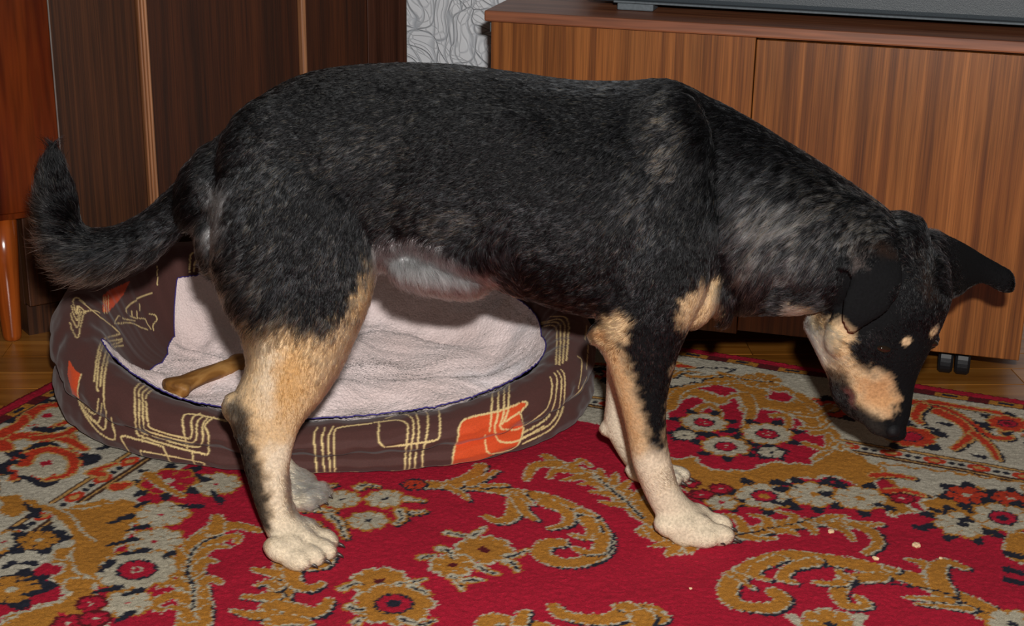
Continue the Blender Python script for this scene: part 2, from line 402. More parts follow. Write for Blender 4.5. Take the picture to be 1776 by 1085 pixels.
def A1(l): return [(x / 2.3333, 620 + y / 2.3333) for x, y in l]          # notes taken on four enlargements of the rug
def A2(l): return [(500 + x / 2.537, 780 + y / 2.537) for x, y in l]
def A3(l): return [(1100 + x / 2.2367, 600 + y / 2.2367) for x, y in l]
def A4(l): return [(x / 4.02, 580 + y / 4.02) for x, y in l]
def band(v0, v1, col, u0=-9, u1=9):                              # parallel to the back edge, measured from it
    m = (V1 - VV >= v0) & (V1 - VV < v1) & (UU - U0 > u0) & (UU - U0 < u1); RC[m] = PAL[col]
# borders --- back
dB = V1 - VV; dL = UU - U0; dE = np.minimum(dB, dL)
g0 = V1 - world([(1776, 817)])[0] @ RV; g1 = V1 - world([(1776, 834)])[0] @ RV; g2 = V1 - world([(1776, 868)])[0] @ RV
RC[dE < g2] = PAL['white']
for gq in (g0, g1):
    RC[(np.abs(dE - gq) < .006)] = PAL['brown']; RC[(np.abs(dE - gq) < .002)] = PAL['pale']
dA = np.where(dB < dL, UU, VV)
ph = np.mod(dA, .062) - .031; mid = (g0 + g1) / 2
RC[((ph / .017) ** 2 + ((dE - mid) / .0105) ** 2) < 1] = PAL['org']; RC[((ph / .008) ** 2 + ((dE - mid) / .005) ** 2) < 1] = PAL['pale']
for s_ in (-1, 1): RC[(np.hypot(ph - s_ * .024, dE - mid) < .005)] = PAL['navy']
# scattered border flowers and tendrils in world space so that the border goes on outside the picture
for k in range(-1, 16):
    for edge in (0, 1):
        al = .14 + k * .17
        if edge == 0: q = (U0 + al) * RU + (V1 - (.055 + g0) / 2) * RV
        else: q = (U0 + (.055 + g0) / 2) * RU + (V1 - al) * RV
        x_, y_ = px([q[0], q[1], RZ]); tdir = RU if edge == 0 else -RV; ndir = -RV if edge == 0 else RU
        for sgn in (-1, 1):
            W_ = [q + tdir * .085 * a + ndir * sgn * .03 * b_ for a, b_ in ((-1, 0), (-.6, .8), (-.1, .9), (.4, .1), (.8, -.6))]
            stroke([px([w[0], w[1], RZ]) for w in W_], .002, .006, 'org', 'pale', .003, 'navy')
        flower(x_, y_, .034, 9, 'org', 'navy', 'red', 'pale', 5, cr=.1)
# inner medallions (gold masses) over the border
poly(A3([(110, 170), (230, 120), (420, 110), (520, 130), (660, 190), (760, 300), (830, 400), (960, 470), (930, 550), (1110, 640), (1000, 660), (900, 560), (780, 500), (600, 520), (560, 560), (300, 590), (160, 540), (100, 420), (60, 300)]), 'gold', 'cream')
poly(A3([(130, 260), (210, 190), (330, 230), (400, 200), (430, 280), (500, 240), (620, 270), (690, 340), (760, 330), (760, 380), (700, 460), (520, 450), (450, 480), (300, 480), (230, 430), (130, 440), (100, 340)]), 'red', 'cream')
poly(A3([(240, 160), (330, 150), (420, 180), (330, 195)]), 'red', 'cream'); poly(A3([(520, 170), (600, 180), (620, 220), (520, 210)]), 'red', 'cream')
poly(A3([(120, 110), (240, 85), (400, 90), (250, 140), (140, 160)]), 'white', 'navy')
for p_, w in (([(140, 240), (170, 180), (260, 150), (400, 140)], .009), ([(640, 190), (720, 260), (760, 380), (700, 440)], .009), ([(240, 250), (290, 225), (330, 260), (310, 290)], .007),
              ([(540, 270), (590, 270), (600, 310), (560, 320)], .007), ([(430, 190), (455, 250), (430, 320)], .010), ([(700, 340), (770, 330), (800, 400)], .008), ([(760, 230), (700, 270), (610, 260)], .007),
              ([(650, 320), (720, 320), (760, 290)], .006), ([(660, 380), (740, 400), (790, 370)], .006)):
    stroke(A3(p_), w, w * .5, 'gold', 'cream', .0026)
flower(*A3([(492, 132)])[0], .034, 8, 'gold', 'cream', 'navy', leaves=0)
for x, y, r in ((270, 297, .034), (515, 340, .037), (355, 388, .034)): flower(*A3([(x, y)])[0], r, 9, 'cream', 'gold', 'red', 'red', 7, cr=.12)
for x, y, r in ((195, 346, .018), (530, 412, .019)): flower(*A3([(x, y)])[0], r, 6, 'cream', 'navy', 'navy', leaves=5)
# white bit of border right of the nose with its tendrils
poly(A3([(1080, 225), (1200, 230), (1512, 270), (1512, 468), (1300, 440), (1090, 400), (1060, 330)]), 'white')
for p_, w in (([(1060, 215), (1180, 235), (1290, 290), (1380, 350), (1455, 355), (1420, 330)], .009), ([(1180, 255), (1270, 300), (1300, 350), (1240, 400)], .010), ([(1150, 215), (1300, 240), (1420, 260), (1512, 300)], .007),
              ([(1320, 340), (1380, 390), (1410, 440)], .007), ([(1120, 230), (1090, 270), (1110, 300)], .008)):
    stroke(A3(p_), w, w * .4, 'org', 'pale', .004, 'navy')
flower(*A3([(1075, 352)])[0], .036, 9, 'org', 'pale', 'red', 'red', 5); flower(*A3([(1450, 300)])[0], .03, 9, 'org', 'pale', 'maroon', 'red', 6)
for x, y in ((1150, 320), (1180, 345), (1150, 395), (1200, 300), (1330, 425), (1345, 300), (1360, 315)): stroke(A3([(x - 22, y - 4), (x + 22, y + 5)]), .003, .006, 'navy', None)
for p_, w in (([(60, 90), (140, 95), (230, 120), (330, 115)], .006), ([(330, 105), (420, 120), (520, 135)], .005), ([(150, 120), (190, 100), (260, 105)], .004)): stroke(A3(p_), w, w * .5, 'gold', 'cream', .002, 'navy')
for x, y in ((150, 60), (200, 75)): stroke(A3([(x - 24, y), (x + 24, y + 8)]), .007, .004, 'org', 'pale', .003)
# cream bit inside the guards
poly(A3([(960, 455), (1512, 530), (1512, 610), (1400, 560), (1290, 555), (1180, 590), (1060, 560), (980, 520)]), 'white', 'gold')
poly(A3([(1100, 610), (1200, 570), (1330, 540), (1512, 600), (1512, 660), (1330, 650), (1200, 680)]), 'gold', 'cream')
for p_ in ([(930, 500), (1000, 500), (1080, 515)], [(930, 570), (1040, 560), (1120, 580)]): stroke(A3(p_), .007, .003, 'org', 'pale', .004, 'navy')
for x, y, r in ((1290, 577, .028), (1458, 590, .024)): flower(*A3([(x, y)])[0], r, 6, 'org', 'navy', 'cream', leaves=6)
for x, y, r, ring in ((1275, 692, .037, None), (1430, 665, .04, 'red')): flower(*A3([(x, y)])[0], r, 8, 'cream', 'gold', 'navy', ring, 8)
for x, y, r, ring in ((505, 582, .038, 'red'), (700, 575, .036, None), (875, 590, .036, None)): flower(*A3([(x, y)])[0], r, 8, 'cream', 'gold', 'gold', ring, 7)
flower(*A3([(340, 607)])[0], .021, 6, 'cream', 'gold', 'red', leaves=5)
for x, y in ((210, 530), (262, 575), (335, 552), (180, 590), (1040, 590)): flower(*A3([(x, y)])[0], .014, 5, 'red', 'maroon', 'cream')
for x, y in ((600, 540), (640, 525), (780, 520), (800, 545), (560, 610), (1140, 660), (1180, 640), (1110, 710), (960, 620)): stroke(A3([(x - 20, y - 8), (x + 24, y + 6)]), .006, .003, 'navy', None)
# red field: feather scroll
stroke(A3([(60, 720), (130, 740), (200, 780), (160, 800)]), .016, .006, n=5)
for a, b_ in (((90, 745), (40, 700)), ((130, 765), (75, 775)), ((160, 780), (130, 810)), ((230, 775), (210, 800))): stroke(A3([a, b_]), .008, .003)
stroke(A3([(360, 745), (480, 715), (620, 690), (760, 680), (960, 690)]), .010, .003, wm=.014, dark='navy')
for a, m, b_ in (((430, 720), (400, 670), (350, 655)), ((520, 705), (510, 670), (450, 655)), ((620, 685), (620, 660), (560, 640)), ((720, 680), (760, 660), (820, 660)), ((420, 735), (480, 745), (545, 745)), ((560, 715), (600, 720), (630, 730)), ((800, 690), (880, 700), (960, 690)), ((760, 690), (820, 720), (850, 755)), ((660, 690), (690, 710), (700, 730))):
    stroke(A3([a, m, b_]), .008, .003)
stroke(A3([(370, 738), (500, 712), (640, 685), (700, 660)]), .0018, .0012, 'navy', None)
stroke(A3([(850, 690), (920, 720), (945, 765), (900, 802)]), .009, .005, dark='navy')
# big S scroll lower right
stroke(A3([(1400, 1050), (1330, 1010), (1220, 960), (1120, 915), (1000, 880), (860, 845), (720, 825), (600, 812), (500, 835), (410, 880), (365, 930), (372, 985), (440, 1012), (530, 1015), (575, 985), (545, 955)]), .017, .010, wm=.012, dark='navy', n=5)
for p_, w in (([(560, 825), (480, 860), (465, 890), (520, 908)], .009), ([(700, 835), (610, 860), (570, 900), (620, 915)], .010), ([(1170, 920), (1140, 860), (1110, 840), (1065, 828)], .010), ([(1200, 960), (1170, 880), (1200, 840), (1280, 860)], .014),
              ([(950, 895), (830, 905), (790, 950), (820, 1005), (900, 1005), (870, 975)], .012), ([(830, 905), (780, 920), (700, 915)], .008), ([(830, 900), (800, 880), (790, 865)], .006), ([(1230, 985), (1150, 980), (1060, 975)], .007), ([(1010, 870), (970, 860)], .006), ([(420, 900), (370, 880), (460, 940)], .006), ([(1300, 1020), (1200, 1010), (1100, 1000)], .006)):
    stroke(A3(p_), w, w * .4, dark='navy')
stroke(A3([(1390, 1045), (1300, 1005), (1180, 950), (960, 920)]), .0018, .0012, 'navy', None)
flower(*A3([(760, 1078)])[0], .034, 8, 'gold', 'cream', 'navy'); stroke(A3([(610, 1050), (640, 1085)]), .008, .004, 'cream', None); stroke(A3([(880, 1050), (860, 1090)]), .008, .004, 'cream', None)
stroke(A3([(-20, 1085), (20, 1020), (90, 1030), (60, 1060)]), .012, .006)
for p_ in ([(1512, 750), (1480, 800), (1512, 830)],): stroke(A3(p_), .02, .01, 'gold', 'cream', dark='navy')
for y in (820, 880, 920): stroke(A3([(1450, y - 15), (1512, y)]), .008, .006, 'navy', None)
flower(*A3([(1470, 1075)])[0], .03, 6, 'cream', 'gold', 'navy')
# middle scrolls
stroke(A2([(560, 152), (700, 155), (850, 165), (1000, 188), (1130, 210), (1250, 260), (1330, 310), (1385, 390), (1370, 455), (1290, 492), (1190, 492), (1115, 460), (1130, 415), (1195, 410)]), .010, .010, wm=.013, dark='navy', n=5)
for p_, w in (([(1000, 190), (1000, 250), (975, 300), (920, 315), (870, 295)], .013), ([(720, 155), (800, 120), (850, 75), (830, 70)], .013), ([(800, 150), (870, 120), (915, 95)], .008), ([(1130, 230), (1220, 270), (1230, 320), (1150, 345)], .010), ([(1310, 300), (1340, 350), (1320, 385), (1250, 375)], .010),
              ([(1000, 200), (1040, 270), (1090, 305)], .009), ([(1380, 380), (1370, 440), (1310, 450), (1260, 430)], .010), ([(700, 165), (760, 190), (790, 220)], .006), ([(1020, 195), (1075, 240)], .005), ([(1280, 270), (1350, 290)], .006), ([(860, 160), (960, 155)], .006)):
    stroke(A2(p_), w, w * .4, dark='navy')
flower(*A2([(555, 152)])[0], .016, 6, 'org', 'navy', 'navy')
stroke(A2([(1680, 330), (1590, 290), (1500, 220), (1410, 165), (1310, 105), (1200, 65), (1130, 25)]), .022, .006, wm=.017, dark='navy')
for p_, w in (([(1180, 60), (1090, 70), (1045, 130)], .011), ([(1280, 90), (1180, 90), (1150, 120)], .008), ([(1320, 110), (1250, 125), (1210, 130)], .008), ([(1420, 170), (1350, 150), (1290, 150)], .008), ([(1450, 200), (1390, 190), (1340, 185)], .009), ([(1500, 240), (1440, 240), (1380, 230)], .009), ([(1240, 75), (1290, 45), (1330, 70)], .006), ([(1460, 170), (1500, 140)], .008), ([(1530, 210), (1570, 170)], .008), ([(1370, 120), (1370, 85)], .007), ([(1430, 150), (1440, 105)], .006)):
    stroke(A2(p_), w, w * .4)
stroke(A2([(1560, 300), (1480, 220), (1400, 160), (1350, 110)]), .002, .0015, 'navy', 'cream', .002)
# cream daisies by the back paw and gold flowers in the field
for x, y, r in ((232, 217, .0255), (425, 215, .0255), (350, 312, .026)):
    flower(*A2([(x, y)])[0], r, 8, 'cream', 'gold', 'navy', cr=.16)
for p_ in ([(60, 262), (130, 265), (200, 270)], [(490, 265), (540, 275), (600, 270)], [(180, 290), (220, 320), (250, 385)], [(490, 270), (500, 300), (470, 325)], [(310, 165), (340, 155), (390, 160)], [(130, 165), (200, 155)], [(520, 215), (590, 225)], [(60, 330), (110, 320), (150, 350)]):
    stroke(A2(p_), .007, .003, 'cream', 'gold', .003, 'navy'); stroke(A2(p_), .0016, .0012, 'navy', None)
for x, y, r, ring in ((860, 440, .036, None), (722, 508, .028, None), (400, 580, .034, None), (465, 677, .048, 'red')):
    flower(*A2([(x, y)])[0], r, 9 if r > .03 else 7, 'gold', 'cream', 'maroon' if ring is None else 'navy', ring, cr=.2)
for p_ in ([(705, 365), (760, 375), (800, 385)], [(810, 380), (840, 360), (860, 345)], [(670, 435), (710, 450), (720, 480)], [(590, 475), (640, 465)], [(960, 470), (1010, 460), (1050, 440)], [(960, 490), (990, 500), (1010, 530)], [(840, 515), (870, 530), (920, 545)], [(720, 555), (750, 580), (765, 615)], [(770, 575), (820, 570), (855, 572)],
           [(240, 610), (290, 590), (330, 590)], [(490, 590), (540, 585), (600, 570)], [(540, 600), (590, 620), (620, 640)], [(270, 690), (310, 705), (335, 700)], [(300, 760), (330, 740)], [(500, 745), (580, 770), (640, 750)]):
    stroke(A2(p_), .007, .003, 'cream', 'gold', .0025); stroke(A2(p_), .0018, .0012, 'navy', None)
# scrolls at the lower edge
stroke(A2([(1620, 735), (1500, 715), (1400, 745), (1300, 745), (1200, 725), (1170, 690)]), .014, .007, dark='navy')
for p_, w in (([(1540, 730), (1500, 690), (1450, 690)], .012), ([(1560, 730), (1560, 790)], .014), ([(870, 760), (900, 740), (980, 755), (1100, 775), (1200, 800)], .012), ([(1020, 760), (1030, 730), (1045, 712)], .009)): stroke(A2(p_), w, w * .5, dark='navy')
# gold scroll by the near rear paw
stroke(A1([(1160, 835), (1150, 900), (1120, 980), (1110, 1040), (1130, 1100)]), .016, .014, dark='navy')
for p_, w in (([(1150, 880), (1090, 870), (1030, 860)], .010), ([(1180, 860), (1190, 910), (1250, 935), (1300, 915)], .011), ([(1110, 960), (1050, 970), (990, 968)], .010), ([(1110, 1010), (1200, 1020), (1280, 1030), (1330, 985)], .016), ([(1100, 1040), (1020, 1040), (950, 1028)], .010), ([(1130, 1060), (1200, 1060), (1250, 1075)], .012), ([(1250, 840), (1310, 835), (1345, 800)], .012), ([(1120, 930), (1080, 910), (1040, 920)], .007)):
    stroke(A1(p_), w, w * .4, dark='navy')
# gold scroll to the left of it
stroke(A1([(780, 1100), (790, 1000), (775, 900), (765, 820), (800, 745), (870, 690)]), .020, .012, dark='navy')
for p_, w in (([(860, 700), (950, 680), (1050, 700)], .014), ([(870, 700), (880, 660), (875, 640)], .012), ([(800, 780), (880, 740), (960, 720), (960, 745)], .009), ([(780, 830), (850, 770), (930, 765)], .008), ([(790, 870), (830, 820), (870, 825)], .009), ([(800, 930), (850, 895), (895, 912)], .009), ([(770, 880), (710, 870), (670, 885)], .009), ([(760, 830), (730, 800), (720, 775)], .008),
              ([(770, 930), (700, 910), (650, 925)], .009), ([(775, 980), (700, 960), (620, 1000), (650, 1020)], .010), ([(790, 1010), (830, 985), (850, 990)], .007), ([(770, 1060), (740, 1020), (690, 1010)], .008)):
    stroke(A1(p_), w, w * .4)
stroke(A1([(780, 1020), (785, 950), (760, 850), (800, 760), (900, 715)]), .0018, .0015, 'navy', 'cream', .0022)
# left gold mass with its flowers
poly(A1([(0, 555), (60, 555), (180, 590), (260, 605), (400, 575), (540, 575), (590, 600), (550, 660), (510, 740), (450, 800), (400, 870), (380, 960), (420, 1010), (440, 1085), (300, 1110), (-60, 1110), (40, 1045), (120, 1020), (220, 990), (285, 960), (210, 900), (270, 850), (190, 810), (240, 770), (300, 750), (270, 690), (215, 640), (120, 600), (90, 650), (0, 640)]), 'gold', 'cream')
for p_ in ([(215, 600), (290, 640), (330, 700), (390, 745)], [(290, 800), (310, 870), (380, 890), (270, 900), (260, 980)], [(200, 600), (330, 610), (450, 590)], [(190, 800), (260, 820), (300, 770)], [(0, 1085), (100, 1030), (250, 990)]): stroke(A1(p_), .0022, .0016, 'cream', None)
poly(A1([(340, 980), (410, 970), (400, 1030), (330, 1030)]), 'red'); poly(A1([(240, 1040), (330, 1045), (420, 1040), (420, 1085), (240, 1085)]), 'red')
for x, y, r in ((655, 635, .036), (627, 745, .036), (553, 858, .05), (512, 993, .03), (15, 745, .028), (872, 512, .034)):
    flower(*A1([(x, y)])[0], r, 8 if r < .045 else 11, 'cream', 'gold', 'red', 'red' if r > .045 else None, 0, cr=.1)
for x, y, r in ((48, 938, .034), (155, 738, .026)): flower(*A1([(x, y)])[0], r, 6, 'gold', 'navy', 'cream', leaves=5)
for x, y in ((372, 995), (275, 1075), (385, 1055)): flower(*A1([(x, y)])[0], .016, 5, 'red', 'maroon', 'cream')
for a, b_ in (((440, 670), (530, 640)), ((510, 700), (590, 680)), ((440, 760), (540, 735)), ((480, 800), (590, 780)), ((400, 870), (450, 830)), ((375, 950), (480, 930)), ((500, 960), (570, 940)), ((660, 810), (700, 790)), ((100, 590), (150, 640)), ((110, 650), (150, 620)), ((0, 800), (80, 780)), ((10, 850), (50, 830)), ((80, 830), (140, 830)), ((100, 900), (180, 890)), ((90, 960), (150, 950)), ((40, 690), (100, 685)), ((200, 700), (250, 710)), ((700, 600), (810, 600)), ((860, 540), (890, 580)), ((470, 1065), (530, 1030)), ((600, 580), (560, 600)), ((760, 490), (800, 480))):
    stroke(A1([a, b_]), .003, .007, 'navy', None)
flower(*A1([(680, 500)])[0], .038, 7, 'red', 'gold', 'cream', leaves=8); stroke(A1([(600, 470), (660, 520), (740, 560)]), .008, .004, 'gold', 'cream')
# left border flowers that show beside the bed
for x, y, r in ((330, 565, .042), (320, 900, .048)): flower(*A4([(x, y)])[0], r, 9, 'cream', 'org', 'red', None, 4); 
for p_, w in (([(170, 900), (220, 830), (330, 800), (470, 830), (520, 900), (470, 980), (330, 1010)], .010), ([(180, 590), (260, 520), (400, 490), (520, 530), (500, 590), (400, 630)], .010), ([(0, 740), (200, 700), (450, 730), (590, 800)], .012), ([(0, 700), (150, 620), (170, 570)], .012), ([(250, 720), (450, 690), (570, 620)], .009), ([(700, 970), (640, 960), (800, 900)], .008),
              ([(0, 770), (60, 800)], .016), ([(820, 1060), (900, 1040)], .012)):
    stroke(A4(p_), w, w * .4, 'org', 'pale', .004)
for a, b_ in (((200, 800), (260, 770)), ((90, 830), (160, 850)), ((40, 910), (110, 885)), ((230, 660), (300, 650)), ((320, 665), (430, 650)), ((530, 560), (600, 555)), ((680, 800), (750, 780)), ((550, 860), (620, 850)), ((140, 990), (220, 1010)), ((370, 430), (440, 420)), ((330, 380), (400, 375))):
    stroke(A4([a, b_]), .004, .007, 'navy', None)
# edge bands go on last
RC[dE < .043] = PAL['maroon']
phe = np.mod(dA, .085); RC[(dE > .026) & (dE < .041) & (phe < .05)] = PAL['gold']; RC[(dE > .029) & (dE < .036) & (phe > .012) & (phe < .036)] = PAL['navy']
RC[(dE > .041) & (dE < .045)] = PAL['navy']; RC[dE < .022] = PAL['red']; RC[dE < .006] = PAL['dred']
RC *= rng.normal(1, .09, RC.shape[:2])[..., None].clip(.7, 1.3)
# slow wear and dust tone over the pile
RC *= (1 + .06 * np.sin(XX * 9 + 2 * np.sin(YY * 7)) * np.sin(YY * 11 + XX * 3))[..., None]
ZZ = RZ + rng.normal(0, .0005, XX.shape) + .0008 * np.sin(XX * 31 + 3 * np.sin(YY * 17)) * np.sin(YY * 23)
lum = RC.sum(-1); ZZ += .0006 * np.tanh(lum * 2)
# the left edge is rucked up where the bed pushes against it
wave = np.exp(-((dL - .03) / .05) ** 2) * np.exp(-((dB - .42) / .06) ** 2); ZZ += .012 * wave
edge = (UU <= U0 + TU * .5) | (UU >= U1 - TU * .6) | (VV <= V0 + TU * .5) | (VV >= V1 - TU * 1.2); ZZ[edge] = .0008
keep = ((XX - W0[0]) * WN[0] + (YY - W0[1]) * WN[1]) < -.035      # the corner is tucked under along the wardrobe
idx = np.arange(XX.size).reshape(XX.shape)
F = np.stack([idx[:-1, :-1], idx[:-1, 1:], idx[1:, 1:], idx[1:, :-1]], -1)[keep[:-1, :-1] & keep[1:, 1:] & keep[:-1, 1:] & keep[1:, :-1]]
used = np.zeros(XX.size, bool); used[F.ravel()] = True; rm = np.cumsum(used) - 1
Vr = np.stack([XX, YY, ZZ], -1).reshape(-1, 3)[used]
M['rug'] = attr_mat('woven_wool_pile', .85, .25, 'tone', 700, .22, .5, .0015)
rug = fast_mesh('rug', Vr, rm[F], M['rug']); set_col(rug.data, 'tone', RC.reshape(-1, 3)[used])
tag(rug, 'red patterned wool rug with gold scrolls and cream flowers on the parquet', 'rug')

# ------------------------------------------------------------------ dog bed
BX, BY, BA, BB = -.287, 2.272, .418, .318
def lerp(x, xs, ys): return np.interp(x, xs, ys)
def rim_h(th):                                           # crest height round the bed, th = 0 right, 90 back, 180 left, 270 front
    d = np.degrees(th) % 360
    return lerp(d, [0, 45, 90, 130, 165, 190, 215, 240, 270, 300, 325, 345, 360], [.128, .15, .17, .175, .185, .172, .125, .083, .064, .076, .098, .115, .128])
def bed_pt(th, d, z):                                    # d = how far in from the outline
    n = 2.25; c, s = np.cos(th), np.sin(th)
    r = (np.abs(c) ** n + np.abs(s) ** n) ** (-1 / n)
    nx, ny = c / BA, s / BB; L = np.hypot(nx, ny)
    return np.stack([BX + BA * r * c - d * nx / L, BY + BB * r * s - d * ny / L, z], -1)
PV = np.array([0, .06, .14, .22, .30, .345, .36, .375, .43, .52, .60, .68, .74, .80, .86, .92, .96, 1.0])
PD = np.array([.05, .022, .006, .0, .004, .012, .0155, .013, .003, .001, .006, .020, .038, .058, .078, .096, .125, .175])
PZ = np.array([0, .01, .09, .23, .37, .425, .44, .455, .54, .68, .80, .93, 1.0, .98, .86, .62, .30, .15])
NTH, NPR = 1700, 260
th = np.linspace(0, 2 * pi, NTH, endpoint=False)
_al = np.r_[0, np.cumsum(np.hypot(np.diff(PD), np.diff(PZ) * .13))]; v = np.interp(np.linspace(0, _al[-1], NPR), _al, PV)
T2, V2 = np.meshgrid(th, v); Hh = rim_h(T2)
def sm(a): return np.convolve(np.pad(a, 6, mode='edge'), np.ones(13) / 13, 'valid')
fv = np.linspace(0, 1, 400)
dcr, zcr = np.interp(fv, PV, PD), np.interp(fv, PV, PZ); ds, zs = sm(dcr), sm(zcr)
w_seam = np.exp(-((fv - .36) / .03) ** 2); ds = ds * (1 - w_seam) + dcr * w_seam; zs = zs * (1 - w_seam) + zcr * w_seam
Dd = np.interp(V2, fv, ds); Zz = np.interp(V2, fv, zs)
scale_d = np.clip(.75 + Hh * 1.6, .8, 1.05)
wr_ = (.0022 * np.sin(T2 * 23 + 3 * np.sin(V2 * 7)) + .0018 * np.sin(T2 * 41 - V2 * 9) + .0012 * np.sin(T2 * 67 + V2 * 15)) * np.sin(pi * np.clip(V2, 0, 1)) * .55
crease = .007 * np.exp(-((np.degrees(T2) - 204) / 3.0) ** 2) * np.exp(-((V2 - .55) / .3) ** 2)
P = bed_pt(T2, Dd * scale_d + wr_ + crease, RZ + .001 + Zz * Hh + .8 * wr_)
P[..., 2] = np.maximum(P[..., 2], RZ + .001)
EIX, EIY = [0, 60, 100, 138, 148, 165, 182, 197, 204, 210, 270, 330, 360], [.085, .085, .090, .092, .14, .16, .158, .145, .11, .068, .056, .062, .085]
dq = Dd * scale_d - lerp(np.degrees(T2) % 360, EIX, EIY)
P[..., 2] = np.maximum(P[..., 2] - .03 * np.clip((dq - .002) / .016, 0, 1) * (V2 > .7), RZ + .001)
Vb = P.reshape(-1, 3); ii = np.arange(NTH * NPR).reshape(NPR, NTH); jn = np.roll(ii, -1, 1)
def edge_in(thd): return lerp(thd % 360, EIX, EIY)
EIX, EIY = [0, 60, 100, 138, 148, 165, 182, 197, 204, 210, 270, 330, 360], [.085, .085, .090, .092, .14, .16, .158, .145, .11, .068, .056, .062, .085]
under = (Dd * scale_d > edge_in(np.degrees(T2)) + .04) & (V2 > .75)          # cloth that lies beneath the fleece is left out
qk = ~(under[:-1] & under[1:])
Fb = np.stack([ii[:-1], jn[:-1], jn[1:], ii[1:]], -1)[qk].reshape(-1, 4)
M['bedcloth'] = attr_mat('printed_brown_cotton', .75, .3, 'tone', 900, .12, .25, .0006, .15)
M['piping'] = plain('blue_piping', sgb(70, 58, 130), .6, .3, 400)
bed = empty('dog_bed', (BX, BY, RZ)); tag(bed, 'oval padded dog bed of dark brown cloth printed with cream looping lines', 'dog bed')
wall = fast_mesh('padded_wall', Vb, Fb, M['bedcloth'], bed); wall.location = (-BX, -BY, -RZ)
me = wall.data; nrm = np.empty(len(Vb) * 3, np.float32); me.vertex_normals.foreach_get('vector', nrm); nrm = nrm.reshape(-1, 3)
face = np.einsum('ij,ij->i', nrm, CP - Vb) > 0.0
if face.mean() < .3: face = ~face
bx_, by_ = px(Vb.astype(float))
from mathutils.kdtree import KDTree
vis_i = np.nonzero(face & (ii.reshape(-1) >= 0))[0]
k2 = KDTree(len(vis_i))
for k, i in enumerate(vis_i): k2.insert((bx_[i], by_[i], 0), int(i))
k2.balance(); k3 = KDTree(len(Vb))
for i in range(len(Vb)): k3.insert(Vb[i], i)
k3.balance()
tone = np.empty((len(Vb), 3)); tone[:] = sgb(76, 45, 41); cream = np.array(sgb(222, 196, 138)); orange = np.array(sgb(206, 74, 30))
def pick(x, y):
    c = k2.find_n((x, y, 0), 3); c.sort(key=lambda q: (q[2] > 4, np.linalg.norm(Vb[q[1]] - CP))); return c[0]
def inpoly(X, Y, P):
    ins = np.zeros(X.shape, bool)
    for (ax, ay), (bx2, by2) in zip(P, P[1:] + P[:1]):
        ins ^= ((ay > Y) != (by2 > Y)) & (X < (bx2 - ax) * (Y - ay) / (by2 - ay + 1e-12) + ax)
    return ins
def B1(l): return [(100 + x / 2.3587, 420 + y / 2.3587) for x, y in l]
def B2(l): return [(500 + x / 2.3583, 420 + y / 2.3583) for x, y in l]
def B3(l): return [(30 + x / 8.35, 490 + y / 8.35) for x, y in l]
def B4(l): return [(120 + x / 6.03, 420 + y / 6.03) for x, y in l]
for Q in (B2([(695, 800), (705, 740), (740, 715), (860, 690), (960, 650), (975, 665), (945, 700), (962, 760), (940, 830), (720, 915), (668, 920), (680, 838)]),
          B1([(45, 480), (70, 520), (95, 540), (80, 590), (90, 640), (60, 620), (40, 540)]), B4([(350, 560), (420, 500), (640, 400), (560, 560), (410, 730), (350, 730)])):
    tone[face & inpoly(bx_, by_, Q)] = orange
TW = np.zeros(len(Vb))
def print_line(Q, w=.0017):
    path = smooth_path(Q, 8); last = None
    for (x0, y0), (x1, y1) in zip(path[:-1], path[1:]):
        m = max(1, int(math.hypot(x1 - x0, y1 - y0) / 1.2))
        for s in range(m):
            u = s / m; co_, i, d = pick(x0 + (x1 - x0) * u, y0 + (y1 - y0) * u)
            if d > 14 or i == last: continue
            last = i
            for c2, j, d2 in k3.find_range(Vb[i], w): TW[j] = max(TW[j], min(1.0, (w - d2) / .0012))
for q in ([(755, 570), (800, 690), (870, 790), (915, 640), (960, 450), (1000, 430)], [(765, 450), (810, 560), (870, 640), (915, 470), (935, 400)], [(780, 330), (820, 450), (865, 540), (890, 450), (905, 370)], [(800, 270), (830, 370), (858, 445), (880, 390), (890, 340)], [(800, 270), (830, 220), (880, 215), (960, 280), (1000, 330)], [(850, 420), (870, 340), (900, 340), (1000, 430)]): print_line(B3(q))
for q in ([(90, 235), (170, 300), (250, 365), (240, 378), (185, 400), (162, 470), (148, 570)], [(265, 394), (195, 412), (172, 470), (160, 580), (165, 610)], [(265, 404), (208, 430), (185, 500), (172, 590)], [(270, 420), (225, 432), (205, 480), (190, 560), (188, 660), (200, 705)],
          [(165, 640), (155, 700), (120, 680), (90, 650)], [(180, 662), (166, 735), (130, 710), (95, 670)], [(198, 690), (190, 765), (150, 735), (110, 695)], [(218, 718), (232, 806), (170, 780), (115, 710), (80, 620), (95, 535)],
          [(370, 556), (322, 590), (315, 640), (320, 760), (345, 792), (480, 835), (560, 855), (612, 865), (616, 790), (603, 745), (640, 712)],
          [(385, 570), (338, 600), (333, 650), (335, 755), (362, 785), (540, 832), (590, 822), (592, 745), (620, 710)], [(396, 580), (352, 612), (348, 660), (350, 740), (372, 775), (520, 815), (562, 812), (570, 735), (600, 705)],
          [(405, 592), (366, 622), (362, 670), (368, 735), (388, 765), (520, 802), (548, 785), (548, 720), (585, 695)], [(530, 840), (516, 780), (511, 715), (540, 700), (620, 712), (695, 730)],
          [(290, 855), (258, 800), (290, 797), (415, 828), (435, 850), (465, 910)], [(345, 875), (338, 856), (370, 860), (580, 900), (600, 915), (620, 950)], [(548, 855), (558, 905), (578, 938)], [(620, 955), (700, 966), (780, 975)]): print_line(B1(q), .0019)
